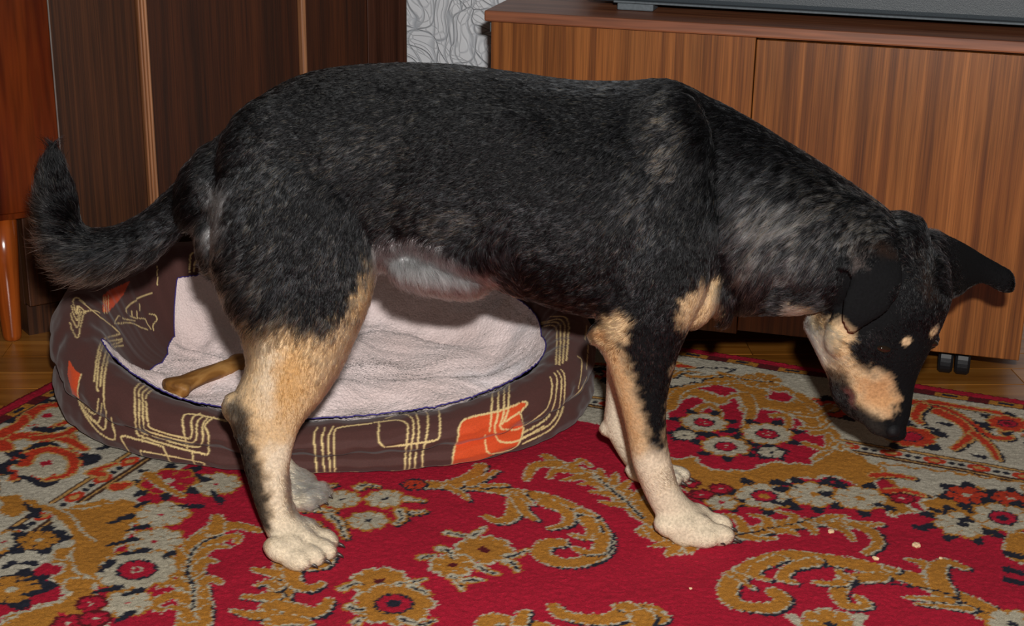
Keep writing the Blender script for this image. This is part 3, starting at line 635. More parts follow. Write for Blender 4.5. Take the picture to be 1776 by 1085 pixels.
for q in ([(120, 755), (105, 790), (112, 890), (120, 975)], [(150, 755), (138, 800), (142, 890), (152, 980)], [(182, 752), (163, 800), (168, 890), (176, 980)], [(340, 738), (210, 755), (188, 775), (186, 820), (190, 890), (193, 980)], [(100, 960), (250, 955), (280, 965), (286, 985)],
          [(372, 730), (368, 800), (385, 832), (420, 836), (590, 814), (618, 790), (620, 720), (608, 650)], [(350, 735), (440, 725), (480, 735), (490, 770), (480, 870), (475, 965)], [(400, 718), (470, 702), (508, 722), (512, 780), (500, 860), (494, 965)], [(490, 690), (525, 705), (534, 780), (522, 860), (518, 960)], [(558, 670), (572, 720), (566, 800), (550, 860), (552, 955)],
          [(420, 970), (440, 960), (560, 950), (660, 925), (720, 915)], [(668, 920), (682, 838), (695, 800), (703, 745), (740, 715), (870, 686), (962, 650), (975, 664), (940, 700), (870, 742)],
          [(818, 520), (834, 560), (832, 700), (825, 775)], [(843, 500), (858, 540), (858, 700), (845, 765), (870, 815), (940, 812), (1050, 750)], [(863, 480), (880, 530), (882, 690), (868, 750), (890, 766), (955, 755), (1040, 700), (1072, 650), (1080, 580), (1070, 545)], [(880, 460), (900, 510), (900, 680), (875, 745)],
          [(740, 572), (840, 527), (950, 492), (976, 450), (965, 405), (940, 393)], [(850, 490), (930, 465), (946, 440), (935, 415), (910, 415)], [(860, 475), (915, 455), (925, 435), (910, 425)], [(805, 790), (812, 850), (840, 865), (935, 835), (962, 760), (950, 695)], [(960, 778), (1050, 725), (1090, 660), (1100, 560), (1085, 530)], [(960, 800), (1070, 745), (1110, 670), (1118, 560), (1100, 520)], [(960, 825), (1080, 760), (1125, 670), (1132, 555), (1115, 515)],
          [(960, 385), (1050, 342), (1090, 345), (1098, 380), (1095, 500)], [(990, 345), (1080, 325), (1108, 335), (1114, 370), (1108, 502)], [(1030, 330), (1100, 313), (1126, 328), (1130, 370), (1122, 495)], [(1070, 303), (1125, 303), (1145, 325), (1146, 370), (1138, 485)], [(1185, 465), (1202, 485), (1196, 560), (1185, 600)], [(1222, 340), (1214, 400)], [(1228, 420), (1220, 520)], [(1125, 660), (1190, 610), (1222, 550)]): print_line(B2(q), .0019)
for q in ([(600, 730), (600, 690), (640, 640), (760, 570), (880, 530)], [(480, 850), (490, 800), (530, 760)], [(480, 850), (640, 840), (760, 890), (830, 915)], [(565, 790), (580, 800), (700, 820)], [(640, 770), (700, 790), (790, 800), (820, 850), (860, 910)], [(655, 720), (660, 770)], [(710, 720), (712, 780)], [(740, 650), (740, 720)], [(840, 745), (900, 760), (920, 810), (880, 860), (885, 925)], [(150, 720), (260, 710), (330, 735)],
          [(1265, 310), (1270, 150), (1300, 105), (1420, 80)], [(1312, 300), (1315, 220), (1350, 180), (1470, 160)], [(1370, 290), (1368, 110)], [(925, 440), (925, 240)], [(395, 735), (385, 560)], [(370, 735), (365, 560)], [(415, 720), (410, 540)]): print_line(B4(q), .0018)
tone = tone * (1 - TW[:, None]) + cream * TW[:, None]
tone *= rng.normal(1, .04, len(Vb))[:, None]
set_col(me, 'tone', tone)

# fleece lining, one soft rumpled sheet from the piping down into the hollow
M['fleece'] = t = NT('pink_terry_fleece', .95, .15); tt = t
t.b.inputs['Sheen Weight'].default_value = .3
co = t.coord(); n1 = t.n('ShaderNodeTexNoise', Scale=330.0, Detail=3.0); t.l(co, n1.inputs['Vector']); n2 = t.n('ShaderNodeTexNoise', Scale=7.0, Detail=4.0); t.l(co, n2.inputs['Vector'])
c_ = t.ramp(n2.outputs[0], [(.35, sgb(244, 222, 218)), (.55, sgb(250, 232, 230)), (.7, sgb(232, 226, 230))])
t.l(t.mix(1.0, c_, t.ramp(n1.outputs[0], [(.25, (.86,) * 3), (.6, (1.0,) * 3)]), 'MULTIPLY'), t.b.inputs['Base Color']); t.bump(n1.outputs[0], .7, .003); M['fleece'] = t.m
NR = 150; rho = np.linspace(0, 1, NR) ** .8
T3, R3 = np.meshgrid(np.linspace(0, 2 * pi, 620, endpoint=False), rho)
ed = edge_in(np.degrees(T3)); vv_ = np.interp(ed, ds[200:], fv[200:]); ez = np.interp(ed / np.clip(.75 + rim_h(T3) * 1.6, .8, 1.05), ds[200:], zs[200:]) * rim_h(T3)
Pe = bed_pt(T3, ed, ez * 0)
cx3 = BX; cy3 = BY
X3 = cx3 + (Pe[..., 0] - cx3) * R3; Y3 = cy3 + (Pe[..., 1] - cy3) * R3
base = .038 + .006 * np.sin(X3 * 9 + 1) * np.cos(Y3 * 12)
lift = np.clip((R3 - .72) / .28, 0, 1) ** 1.7
Z3 = RZ + base * (1 - lift) + (ez + .0035) * lift
wk = .008 * np.sin(X3 * 26 + 3.2 * np.sin(Y3 * 15 + 1)) * np.sin(Y3 * 31 + X3 * 11) + .006 * np.sin(X3 * 17 - Y3 * 38 + 2 * np.sin(X3 * 21)) + .0014 * np.sin(X3 * 70 + 4 * np.sin(Y3 * 40)) * np.sin(Y3 * 83)
fo = .012 * np.exp(-(((X3 + .53) * .5 + (Y3 - 2.33)) / .012) ** 2) * np.exp(-((X3 + .53) / .07) ** 2)
nub = .018 * np.exp(-((X3 + .48) / .018) ** 2 - ((Y3 - 2.36) / .03) ** 2)
d_in = ed + (1 - R3) * np.hypot(Pe[..., 0] - cx3, Pe[..., 1] - cy3) * .93      # how far in from the outline this point of the sheet lies
wz = np.interp(d_in / np.clip(.75 + rim_h(T3) * 1.6, .8, 1.05), ds[230:], zs[230:], right=0) * rim_h(T3)
Z3 = np.maximum(Z3, RZ + wz + .006)
Z3 += (wk + fo + nub) * (1 - lift ** 2) + rng.normal(0, .0007, X3.shape)
Vf = np.stack([X3, Y3, Z3], -1).reshape(-1, 3); i3 = np.arange(X3.size).reshape(X3.shape); j3 = np.roll(i3, -1, 1)
Ff = np.stack([i3[:-1], j3[:-1], j3[1:], i3[1:]], -1).reshape(-1, 4)
fle = fast_mesh('fleece_lining', Vf, Ff, M['fleece'], bed); fle.location = (-BX, -BY, -RZ); tag(fle, 'pale pink fleece lining')
# piping along the edge of the fleece
ring = np.stack([X3[-1], Y3[-1], Z3[-1] + .0005], -1); n_ = len(ring); Vp = []; Fp = []
for k in range(n_):
    tg = ring[(k + 1) % n_] - ring[k - 1]; tg /= np.linalg.norm(tg); a = np.cross(tg, [0, 0, 1]); a /= np.linalg.norm(a); b2 = np.cross(a, tg)
    for q in range(6): Vp.append(ring[k] + .0010 * (a * cos(q * pi / 3) + b2 * sin(q * pi / 3)))
for k in range(n_):
    for q in range(6): Fp.append((k * 6 + q, k * 6 + (q + 1) % 6, ((k + 1) % n_) * 6 + (q + 1) % 6, ((k + 1) % n_) * 6 + q))
pp = mobj('piping', Vp, Fp, M['piping'], bed, True); pp.location = (-BX, -BY, -RZ)
def fleece_z(x, y):
    i = np.argmin((Vf[:, 0] - x) ** 2 + (Vf[:, 1] - y) ** 2); return Vf[i, 2]

# ------------------------------------------------------------------ rawhide bone lying in the bed
t = NT('rawhide', .55, .4); n1 = t.n('ShaderNodeTexNoise', Scale=45.0, Detail=5.0, Distortion=1.0); t.l(t.coord((.35, 1, 1)), n1.inputs['Vector'])
t.l(t.ramp(n1.outputs[0], [(.3, sgb(92, 56, 20)), (.5, sgb(142, 96, 44)), (.7, sgb(176, 130, 72))]), t.b.inputs['Base Color']); t.bump(n1.outputs[0], .6, .003); M['raw'] = t.m
pa = atZ(290, 662, .07); pb = atZ(432, 612, .07); L = np.linalg.norm(pb - pa)
st = np.linspace(0, 1, 26); Vs = []; NS = 18
for s in st:
    x = s * L; e = min(s, 1 - s)
    rw = np.interp(e, [0, .02, .08, .16, .24, .5], [.013, .022, .0265, .022, .0165, .0165]); rz_ = np.interp(e, [0, .03, .1, .2, .5], [.008, .014, .015, .012, .0115])
    for k in range(NS):
        a = 2 * pi * k / NS; lob = 1 + (.18 * abs(cos(a)) if e < .14 else 0) + .05 * sin(5 * a + s * 9)
        Vs.append((x + .004 * cos(2 * a) * (1 if s < .1 else -1 if s > .9 else 0), rw * cos(a) * lob, rz_ * sin(a) * (1 + .06 * sin(3 * a + s * 14)) + .004 * sin(s * pi)))
Fs = [(i * NS + k, i * NS + (k + 1) % NS, (i + 1) * NS + (k + 1) % NS, (i + 1) * NS + k) for i in range(25) for k in range(NS)] + [tuple(range(NS))[::-1], tuple(25 * NS + k for k in range(NS))]
bone = mobj('chew_bone', Vs, Fs, M['raw'], None, True); bz = max(fleece_z(*pa[:2]), fleece_z(*pb[:2]), fleece_z(*((pa + pb) / 2)[:2])) + .009
bone.location = (pa[0], pa[1], bz); bone.rotation_euler = (0, 0, atan2(pb[1] - pa[1], pb[0] - pa[0]))
md = bone.modifiers.new('sub', 'SUBSURF'); md.levels = md.render_levels = 1
tag(bone, 'brown rawhide chew bone lying on the pink fleece of the dog bed', 'chew bone')

# ------------------------------------------------------------------ crumbs on the rug
M['crumb'] = plain('biscuit_crumb', sgb(222, 190, 150), .8, .2, 200)
for k, (x, y, r, lab) in enumerate(((1590, 945, .0055, 'largest pale biscuit crumb on the red field right of the big gold scroll'), (1518, 968, .0045, 'narrow pale biscuit crumb lying left of and nearer than the largest crumb'),
                                    (1441, 920, .0042, 'pale biscuit crumb on the feathery gold scroll beneath the dog nose'), (1632, 966, .0026, 'tiny biscuit crumb to the right of the largest crumb'), (1198, 1018, .002, 'tiny crumb on the red pile in front of the near front paw'))):
    b = bmesh.new(); bmesh.ops.create_icosphere(b, subdivisions=2, radius=r)
    for vtx in b.verts: vtx.co *= 1 + .3 * math.sin(vtx.co.x * 1700 + k * 3) * math.cos(vtx.co.y * 1500 + vtx.co.z * 1300)
    for vtx in b.verts: vtx.co.z *= .6; vtx.co.x *= (.6 if k == 1 else 1)
    o = bm_obj('crumb', b, M['crumb']); w = atZ(x, y, RZ + .003); o.location = (w[0], w[1], RZ + r * .55 + .0005); o.rotation_euler = (0, 0, k * .9)
    tag(o, lab, 'crumb', 'biscuit crumbs on the rug')

# ------------------------------------------------------------------ the dog
DY0 = 1.87                                              # its median plane
parts_v = []; parts_f = []; voff = 0
def add_part(V, Fc):
    global voff
    parts_v.extend(V); parts_f.extend([tuple(i + voff for i in f) for f in Fc]); voff += len(V)
def limb(st, n=24, p=2.15, cap0=True, cap1=True, dens=3):
    """closed tube through stations (silhouette edge 1, silhouette edge 2, depth, half thickness in depth)"""
    S = []
    for x1, y1, x2, y2, Yd, b in st:
        a, c = atY(x1, y1, Yd), atY(x2, y2, Yd); S.append(np.r_[a, c, b])
    S = np.array(S)
    Q = smooth_path([tuple(r) for r in S], dens) if len(S) > 2 else S
    rings = []
    for r in Q: rings.append(((r[:3] + r[3:6]) / 2, (r[:3] - r[3:6]) / 2, r[6]))
    def ext(ra, rb):
        c0, N0, b0 = ra; T = c0 - rb[0]; T /= np.linalg.norm(T); k = min(np.linalg.norm(N0), b0)
        return [(c0 + T * k * e, N0 * s, b0 * s) for e, s in ((.5, .86), (.8, .58), (.96, .25))]
    if cap0: rings = ext(rings[0], rings[1])[::-1] + rings
    if cap1: rings = rings + ext(rings[-1], rings[-2])
    V = []
    for c, N, b in rings:
        for k in range(n):
            a = 2 * pi * k / n; ca, sa = cos(a), sin(a)
            V.append(c + N * (abs(ca) ** (2 / p)) * (1 if ca > 0 else -1) + np.array([0, b, 0]) * (abs(sa) ** (2 / p)) * (1 if sa > 0 else -1))
    m = len(rings)
    Fc = [(i * n + k, i * n + (k + 1) % n, (i + 1) * n + (k + 1) % n, (i + 1) * n + k) for i in range(m - 1) for k in range(n)]
    Fc += [tuple(range(n))[::-1], tuple((m - 1) * n + k for k in range(n))]
    add_part(V, Fc)
def blob(c, r, rot=0.0, rotz=0.0):
    b = bmesh.new(); bmesh.ops.create_icosphere(b, subdivisions=3, radius=1)
    m = Matrix.Translation(Vector(c)) @ Matrix.Rotation(rotz, 4, 'Z') @ Matrix.Rotation(rot, 4, 'Y') @ Matrix.Diagonal((*r, 1)); b.transform(m)
    V = [np.array(v.co) for v in b.verts]; Fc = [tuple(v.index for v in f.verts) for f in b.faces]; b.free(); add_part(V, Fc)
# trunk and neck
limb([(398, 232, 372, 395, DY0, .060), (450, 170, 395, 440, DY0, .088), (520, 133, 500, 470, DY0, .100), (600, 117, 610, 468, DY0, .102), (700, 112, 705, 452, DY0, .098),
      (800, 116, 800, 470, DY0, .106), (900, 130, 892, 500, DY0, .117), (1000, 143, 985, 530, DY0, .120), (1090, 144, 1080, 548, DY0, .114), (1165, 141, 1160, 556, DY0, .100), (1232, 172, 1215, 545, DY0, .078), (1280, 205, 1245, 535, DY0, .064)], 36)
limb([(1150, 150, 1190, 500, DY0, .070), (1232, 172, 1238, 530, DY0, .074), (1300, 208, 1270, 536, DY0, .080), (1370, 252, 1315, 538, DY0 - .002, .083), (1440, 297, 1352, 538, DY0 - .005, .082), (1500, 337, 1385, 535, DY0 - .008, .076), (1555, 375, 1425, 530, DY0 - .01, .068), (1590, 405, 1470, 520, DY0 - .01, .058)], 32)
# head: cranium, muzzle, lower jaw
HY = 1.858
limb([(1612, 418, 1462, 462, HY, .050), (1638, 448, 1432, 505, HY, .062), (1648, 500, 1415, 545, HY - .004, .067), (1635, 545, 1412, 578, HY - .008, .063), (1616, 588, 1424, 608, HY - .013, .055), (1599, 624, 1440, 640, HY - .018, .044),
      (1586, 660, 1450, 672, HY - .022, .035), (1581, 692, 1464, 696, HY - .026, .032), (1577, 716, 1484, 714, HY - .03, .030), (1570, 736, 1508, 732, HY - .034, .026)], 28, 2.3)
limb([(1470, 560, 1400, 575, HY, .034), (1480, 620, 1418, 615, HY - .008, .032), (1490, 660, 1436, 655, HY - .016, .027), (1505, 695, 1444, 690, HY - .022, .024), (1515, 710, 1464, 714, HY - .026, .021), (1528, 724, 1486, 728, HY - .03, .016)], 20)
blob(atY(1544, 737, HY - .04), (.020, .020, .013)); blob(atY(1530, 715, HY - .046), (.026, .016, .034), radians(-12)); blob(atY(1530, 715, HY - .004), (.026, .016, .034), radians(-12))
blob(atY(1572, 588, HY - .052), (.018, .012, .016)); blob(atY(1610, 588, HY + .028), (.014, .012, .014)); blob(atY(1470, 570, HY - .05), (.026, .014, .040), radians(15))
blob(atY(1533, 622, HY - .052), (.017, .008, .011), radians(5))
# near ear folds over and hangs, far ear stands out to the side
limb([(1462, 430, 1552, 414, 1.802, .016), (1456, 455, 1562, 446, 1.786, .012), (1474, 480, 1567, 475, 1.774, .0075), (1463, 514, 1562, 506, 1.766, .0055), (1457, 543, 1542, 538, 1.762, .005), (1462, 562, 1512, 558, 1.762, .0045), (1472, 573, 1489, 572, 1.764, .004)], 20, 2.0, cap0=True)
limb([(1585, 398, 1622, 520, 1.90, .022), (1628, 402, 1658, 515, 1.925, .019), (1668, 418, 1682, 498, 1.95, .014), (1704, 440, 1706, 492, 1.965, .011), (1730, 455, 1728, 503, 1.972, .011), (1750, 466, 1745, 508, 1.974, .0115)], 20, 2.0)
# tail core
limb([(500, 150, 430, 340, DY0, .060), (440, 182, 395, 335, DY0, .050), (398, 220, 368, 345, DY0, .042), (345, 272, 340, 380, DY0, .033), (300, 324, 300, 412, DY0, .026), (250, 368, 262, 436, DY0, .025), (205, 392, 215, 452, DY0, .025), (165, 400, 155, 458, DY0, .024),
      (140, 388, 108, 430, DY0, .022), (130, 352, 84, 380, DY0, .020), (120, 318, 76, 332, DY0, .017), (108, 288, 80, 292, DY0, .012), (98, 270, 88, 271, DY0, .006)], 20)
# near hind leg
limb([(392, 262, 600, 215, 1.825, .040), (378, 320, 640, 300, 1.812, .054), (372, 390, 648, 385, 1.804, .060), (374, 455, 650, 458, 1.798, .060), (396, 520, 640, 520, 1.79, .055), (424, 575, 614, 585, 1.785, .048), (428, 632, 588, 640, 1.78, .041),
      (408, 680, 558, 690, 1.774, .034), (397, 712, 532, 722, 1.768, .029), (404, 742, 516, 750, 1.763, .026), (417, 780, 505, 790, 1.758, .0245), (427, 820, 500, 828, 1.753, .0235), (440, 862, 502, 866, 1.749, .0235), (453, 898, 512, 894, 1.746, .025), (468, 930, 534, 912, 1.744, .029), (492, 955, 556, 928, 1.742, .031)], 26)
# far hind leg
limb([(420, 300, 600, 250, 1.93, .040), (405, 420, 630, 400, 1.935, .050), (430, 520, 600, 520, 1.94, .044), (452, 600, 575, 610, 1.94, .036), (440, 670, 530, 680, 1.935, .028), (436, 720, 505, 728, 1.93, .025), (446, 780, 500, 784, 1.915, .023), (462, 820, 515, 812, 1.90, .025), (484, 846, 534, 826, 1.895, .028), (500, 862, 545, 838, 1.893, .028)], 22)
# near fore leg
limb([(1050, 260, 1210, 240, 1.815, .030), (1015, 360, 1245, 340, 1.806, .040), (1012, 440, 1240, 430, 1.800, .046), (1030, 505, 1226, 500, 1.797, .044), (1036, 550, 1200, 556, 1.795, .040), (1037, 584, 1184, 592, 1.794, .035), (1054, 630, 1170, 634, 1.794, .030),
      (1067, 675, 1158, 682, 1.795, .0265), (1079, 718, 1155, 724, 1.796, .024), (1089, 762, 1158, 768, 1.798, .023), (1097, 803, 1166, 806, 1.80, .0245), (1112, 842, 1176, 840, 1.802, .023), (1130, 880, 1196, 868, 1.804, .025), (1150, 908, 1222, 886, 1.806, .029), (1172, 925, 1242, 902, 1.806, .031)], 26)
# far fore leg
limb([(1050, 300, 1200, 300, 1.93, .035), (1035, 440, 1200, 440, 1.935, .042), (1040, 540, 1160, 550, 1.945, .036), (1050, 600, 1130, 605, 1.95, .029), (1052, 650, 1112, 655, 1.955, .025), (1050, 700, 1104, 704, 1.96, .022), (1048, 738, 1106, 738, 1.965, .022), (1066, 776, 1120, 770, 1.97, .021), (1086, 806, 1142, 796, 1.978, .024), (1104, 822, 1162, 806, 1.985, .026)], 22)
# muscle and bone masses
blob(atY(1120, 330, 1.812), (.070, .045, .125), radians(18)); blob(atY(1060, 470, 1.80), (.05, .035, .05)); blob(atY(1160, 225, 1.84), (.040, .030, .055), radians(20))
blob(atY(510, 330, 1.822), (.090, .05, .12), radians(-15)); blob(atY(470, 470, 1.80), (.055, .045, .07)); blob(atY(850, 330, 1.79), (.14, .03, .10), radians(5))
blob(atY(1120, 330, 1.928), (.070, .045, .125), radians(18)); blob(atY(510, 330, 1.918), (.090, .05, .12), radians(-15))
blob(atY(408, 706, 1.770), (.016, .014, .020)); blob(atY(1052, 578, 1.792), (.020, .016, .020)); blob(atY(1055, 742, 1.966), (.013, .012, .012))
blob(atY(382, 415, DY0 - .035), (.028, .03, .045)); blob(atY(382, 415, DY0 + .035), (.028, .03, .045))
blob(atY(1248, 470, 1.835), (.022, .03, .07), radians(-8)); blob(atY(755, 440, DY0), (.09, .084, .032), radians(16))
blob(atY(1212, 520, 1.815), (.024, .022, .04), radians(20))
# toes: four to a paw, each standing on the rug
TOES = []
def toes(lst, r=.0155, dr=0.35):
    for x, y in lst:
        c = atZ(x, y, RZ + r * .92); TOES.append((c, r))
        blob(c, (r * 1.55, r * .95, r), 0, dr)
        blob(c + np.array([-.022, .006, .010]), (r * 1.4, r * 1.0, r), radians(20), dr)
toes([(512, 970), (536, 963), (557, 952), (560, 935)], .0145, -.5); toes([(1190, 928), (1218, 931), (1244, 927), (1240, 908)], .0150, -.2)
toes([(521, 868), (535, 862), (543, 851)], .0135, -.3); toes([(1135, 833), (1158, 830), (1172, 823)], .0135, -.2)

raw = bpy.data.meshes.new('dog_body_raw'); raw.from_pydata([tuple(v) for v in parts_v], [], parts_f); raw.update()
tmp = bpy.data.objects.new('tmp_body', raw); COL.objects.link(tmp)
m1 = tmp.modifiers.new('r', 'REMESH'); m1.mode = 'VOXEL'; m1.voxel_size = .0034; m1.use_smooth_shade = True
m2 = tmp.modifiers.new('s', 'SMOOTH'); m2.factor = .5; m2.iterations = 5
bpy.context.view_layer.update()
dg = bpy.context.evaluated_depsgraph_get(); body_me = bpy.data.meshes.new_from_object(tmp.evaluated_get(dg)); body_me.name = 'body'
bpy.data.objects.remove(tmp); bpy.data.meshes.remove(raw)
nV = len(body_me.vertices); BV = np.empty(nV * 3, np.float32); body_me.vertices.foreach_get('co', BV); BV = BV.reshape(-1, 3).astype(float)
BN = np.empty(nV * 3, np.float32); body_me.vertex_normals.foreach_get('vector', BN); BN = BN.reshape(-1, 3).astype(float)
# a few shallow folds of skin: neck crease behind the ruff, flank fold
BV[:, 2] = np.maximum(BV[:, 2], RZ + .0006)
body_me.vertices.foreach_set('co', BV.astype(np.float32).ravel()); body_me.update()
print('body verts', nV)

# ---- coat pattern, laid out on the side view of the dog and mirrored to the other flank
BLACK = np.array([.0055, .0057, .0065]); 
def mirror(P):
    Q = P.copy(); m = (Q[:, 1] > DY0) & (Q[:, 2] > .16); Q[m, 1] = 2 * DY0 - Q[m, 1]; return Q
def sdist(X, Y, P):
    D = np.full(X.shape, 1e9); ins = np.zeros(X.shape, bool)
    for (ax, ay), (bx2, by2) in zip(P, P[1:] + P[:1]):
        dx, dy = bx2 - ax, by2 - ay; t_ = np.clip(((X - ax) * dx + (Y - ay) * dy) / (dx * dx + dy * dy + 1e-9), 0, 1)
        D = np.minimum(D, np.hypot(X - ax - t_ * dx, Y - ay - t_ * dy)); ins ^= ((ay > Y) != (by2 > Y)) & (X < (bx2 - ax) * (Y - ay) / (by2 - ay + 1e-12) + ax)
    return np.where(ins, -D, D)
CREAM, TAN, GOLDT, GREY, RUST, DARK = sgb(242, 226, 200), sgb(222, 190, 148), sgb(210, 164, 106), sgb(214, 213, 214), sgb(150, 92, 46), (.03, .026, .022)
PATCH = [  # polygon, colour, feather px, strength
    ([(392, 560), (440, 575), (500, 575), (560, 590), (600, 560), (622, 510), (640, 455), (652, 436), (668, 445), (662, 540), (625, 640), (575, 700), (530, 750), (512, 850), (520, 890), (600, 930), (600, 1000), (440, 1000), (446, 930), (452, 900), (440, 850), (428, 790), (418, 760), (380, 700)], TAN, 14, 1.0),
    ([(455, 590), (485, 600), (480, 700), (462, 720), (452, 680)], CREAM, 14, .8), ([(480, 610), (530, 600), (530, 680), (490, 720), (470, 700)], GOLDT, 16, .7),
    ([(460, 780), (512, 760), (500, 880), (600, 930), (600, 1000), (450, 1000), (466, 880)], CREAM, 12, .8),
    ([(632, 480), (656, 436), (668, 450), (655, 560), (610, 650), (585, 650), (612, 590)], sgb(216, 178, 126), 8, 1.0),
    ([(395, 700), (412, 690), (436, 720), (440, 770), (462, 830), (468, 920), (440, 915), (420, 830), (395, 740)], DARK, 9, .93),
    ([(362, 322), (384, 322), (392, 350), (378, 388), (384, 412), (366, 428), (348, 422), (348, 398), (366, 372)], GREY, 11, .75),
    ([(646, 432), (690, 408), (740, 418), (790, 442), (850, 478), (842, 540), (770, 540), (690, 500), (655, 480)], GREY, 9, .95),
    ([(700, 492), (770, 505), (850, 505), (840, 540), (690, 530)], TAN, 8, .1),
    ([(1024, 585), (1048, 548), (1072, 540), (1096, 556), (1088, 585), (1066, 600), (1040, 600)], TAN, 9, .9), ([(1026, 590), (1036, 572), (1056, 578), (1050, 596)], RUST, 6, .7),
    ([(1030, 596), (1060, 598), (1084, 622), (1100, 670), (1116, 730), (1130, 788), (1152, 790), (1166, 720), (1172, 640), (1190, 640), (1190, 860), (1300, 900), (1290, 970), (1130, 970), (1090, 820), (1040, 700)], TAN, 13, 1.0),
    ([(1060, 600), (1080, 640), (1096, 700), (1108, 760), (1100, 800), (1070, 700)], sgb(204, 152, 100), 12, .7), ([(1090, 790), (1190, 780), (1300, 900), (1290, 970), (1130, 970)], CREAM, 16, .8),
    ([(1176, 568), (1186, 528), (1212, 494), (1240, 476), (1250, 535), (1215, 568)], TAN, 8, .95),
    ([(1368, 530), (1410, 536), (1432, 556), (1456, 552), (1482, 574), (1472, 602), (1482, 630), (1508, 646), (1520, 640), (1548, 654), (1558, 690), (1548, 716), (1520, 724), (1488, 704), (1470, 668), (1440, 655), (1395, 600)], TAN, 8, 1.0),
    ([(1368, 530), (1400, 536), (1420, 580), (1440, 630), (1440, 660), (1390, 600)], CREAM, 8, .9), ([(1490, 660), (1545, 655), (1556, 695), (1540, 716), (1500, 700)], sgb(206, 150, 98), 10, .8),
    ([(1428, 640), (1462, 640), (1480, 670), (1486, 700), (1530, 735), (1530, 760), (1480, 745), (1430, 700)], DARK, 9, .9), ([(1462, 672), (1474, 674), (1486, 700), (1476, 704)], (.16, .05, .045), 5, .8),
    ([(1470, 428), (1530, 412), (1552, 440), (1540, 446), (1500, 430)], RUST, 12, .06), ([(1474, 440), (1500, 436), (1502, 462), (1482, 474)], (.14, .11, .10), 8, .6), ([(1596, 440), (1610, 430), (1622, 520), (1606, 520)], RUST, 12, .07),
]
def surf(x, y, off=0.0):                                # the body's skin under a point of the side view
    X, Y = px(BV); c = np.nonzero(np.hypot(X - x, Y - y) < 5)[0]
    if len(c) == 0: c = np.argsort(np.hypot(X - x, Y - y))[:6]
    i = c[np.argmin(np.linalg.norm(BV[c] - CP, axis=1))]; return BV[i] + BN[i] * off
EYEB = [(surf(1577, 592), .0058), (surf(1621, 580) + np.array([.001, .004, 0]), .0072)]
def h3(P, f): return (np.sin(P[:, 0] * f + 1.7 * np.sin(P[:, 2] * f * .7)) * np.sin(P[:, 2] * f * 1.1 + 2.1 * np.sin(P[:, 1] * f * .9 + P[:, 0] * f * .3)))
def coat(P, jit=0.0):
    Q = mirror(P); X, Y = px(Q); n = len(P)
    wob = (7 * h3(P, 160) + 4 * h3(P, 390)) * np.where((X < 640) & (Y < 620), 1.8, 1.0); X = X + wob + rng.normal(0, 1, n) * jit; Y = Y + wob * .7 + rng.normal(0, 1, n) * jit
    C = np.tile(BLACK, (n, 1))
    for poly_, col, fe, s in PATCH:
        xs = [p[0] for p in poly_]; ys = [p[1] for p in poly_]
        m = (X > min(xs) - 40) & (X < max(xs) + 40) & (Y > min(ys) - 40) & (Y < max(ys) + 40)
        if not m.any(): continue
        w = s * np.clip(.5 - sdist(X[m], Y[m], poly_) / (2 * fe), 0, 1)[:, None]; C[m] = C[m] * (1 - w) + np.array(col) * w
    far = ((P[:, 1] > 1.885) | ((P[:, 1] > 1.835) & (P[:, 2] < .16))) & (P[:, 2] < .25); w = np.clip((.25 - P[far, 2]) / .04, 0, 1)[:, None]; C[far] = C[far] * (1 - w) + np.array(CREAM) * w
    for c, r in EYEB:
        d = np.linalg.norm((P - c) * np.array([1, .6, 1]), axis=1); w = np.clip((r * 1.25 - d) / (r * .35), 0, 1)[:, None]; C = C * (1 - w) + np.array(TAN) * w
    return C
# places where pale-banded hairs show among the black ones, some on haunch and shoulder painting in sheen: centre, radii, share
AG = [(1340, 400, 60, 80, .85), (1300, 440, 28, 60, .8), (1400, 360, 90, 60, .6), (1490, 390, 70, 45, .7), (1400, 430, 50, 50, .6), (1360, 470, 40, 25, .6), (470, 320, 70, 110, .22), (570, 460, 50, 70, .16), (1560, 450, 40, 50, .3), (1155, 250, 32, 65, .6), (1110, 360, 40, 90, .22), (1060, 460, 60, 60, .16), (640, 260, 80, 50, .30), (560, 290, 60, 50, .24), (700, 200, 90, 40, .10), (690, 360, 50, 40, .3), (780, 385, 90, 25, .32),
      (400, 500, 38, 80, .6), (480, 560, 90, 35, .7), (440, 470, 60, 60, .3), (380, 430, 25, 60, .5), (590, 590, 40, 40, .4), (420, 600, 30, 40, .6), (95, 440, 60, 50, .5), (180, 478, 120, 26, .8), (75, 390, 30, 70, .34), (260, 450, 60, 25, .4), (860, 500, 60, 25, .3), (1260, 520, 25, 40, .25), (1600, 470, 25, 80, .14), (1500, 585, 40, 12, .3), (1080, 470, 60, 30, .2), (950, 420, 160, 60, .08), (1650, 440, 40, 30, .15), (1060, 560, 30, 30, .4), (1120, 640, 30, 70, .25)]
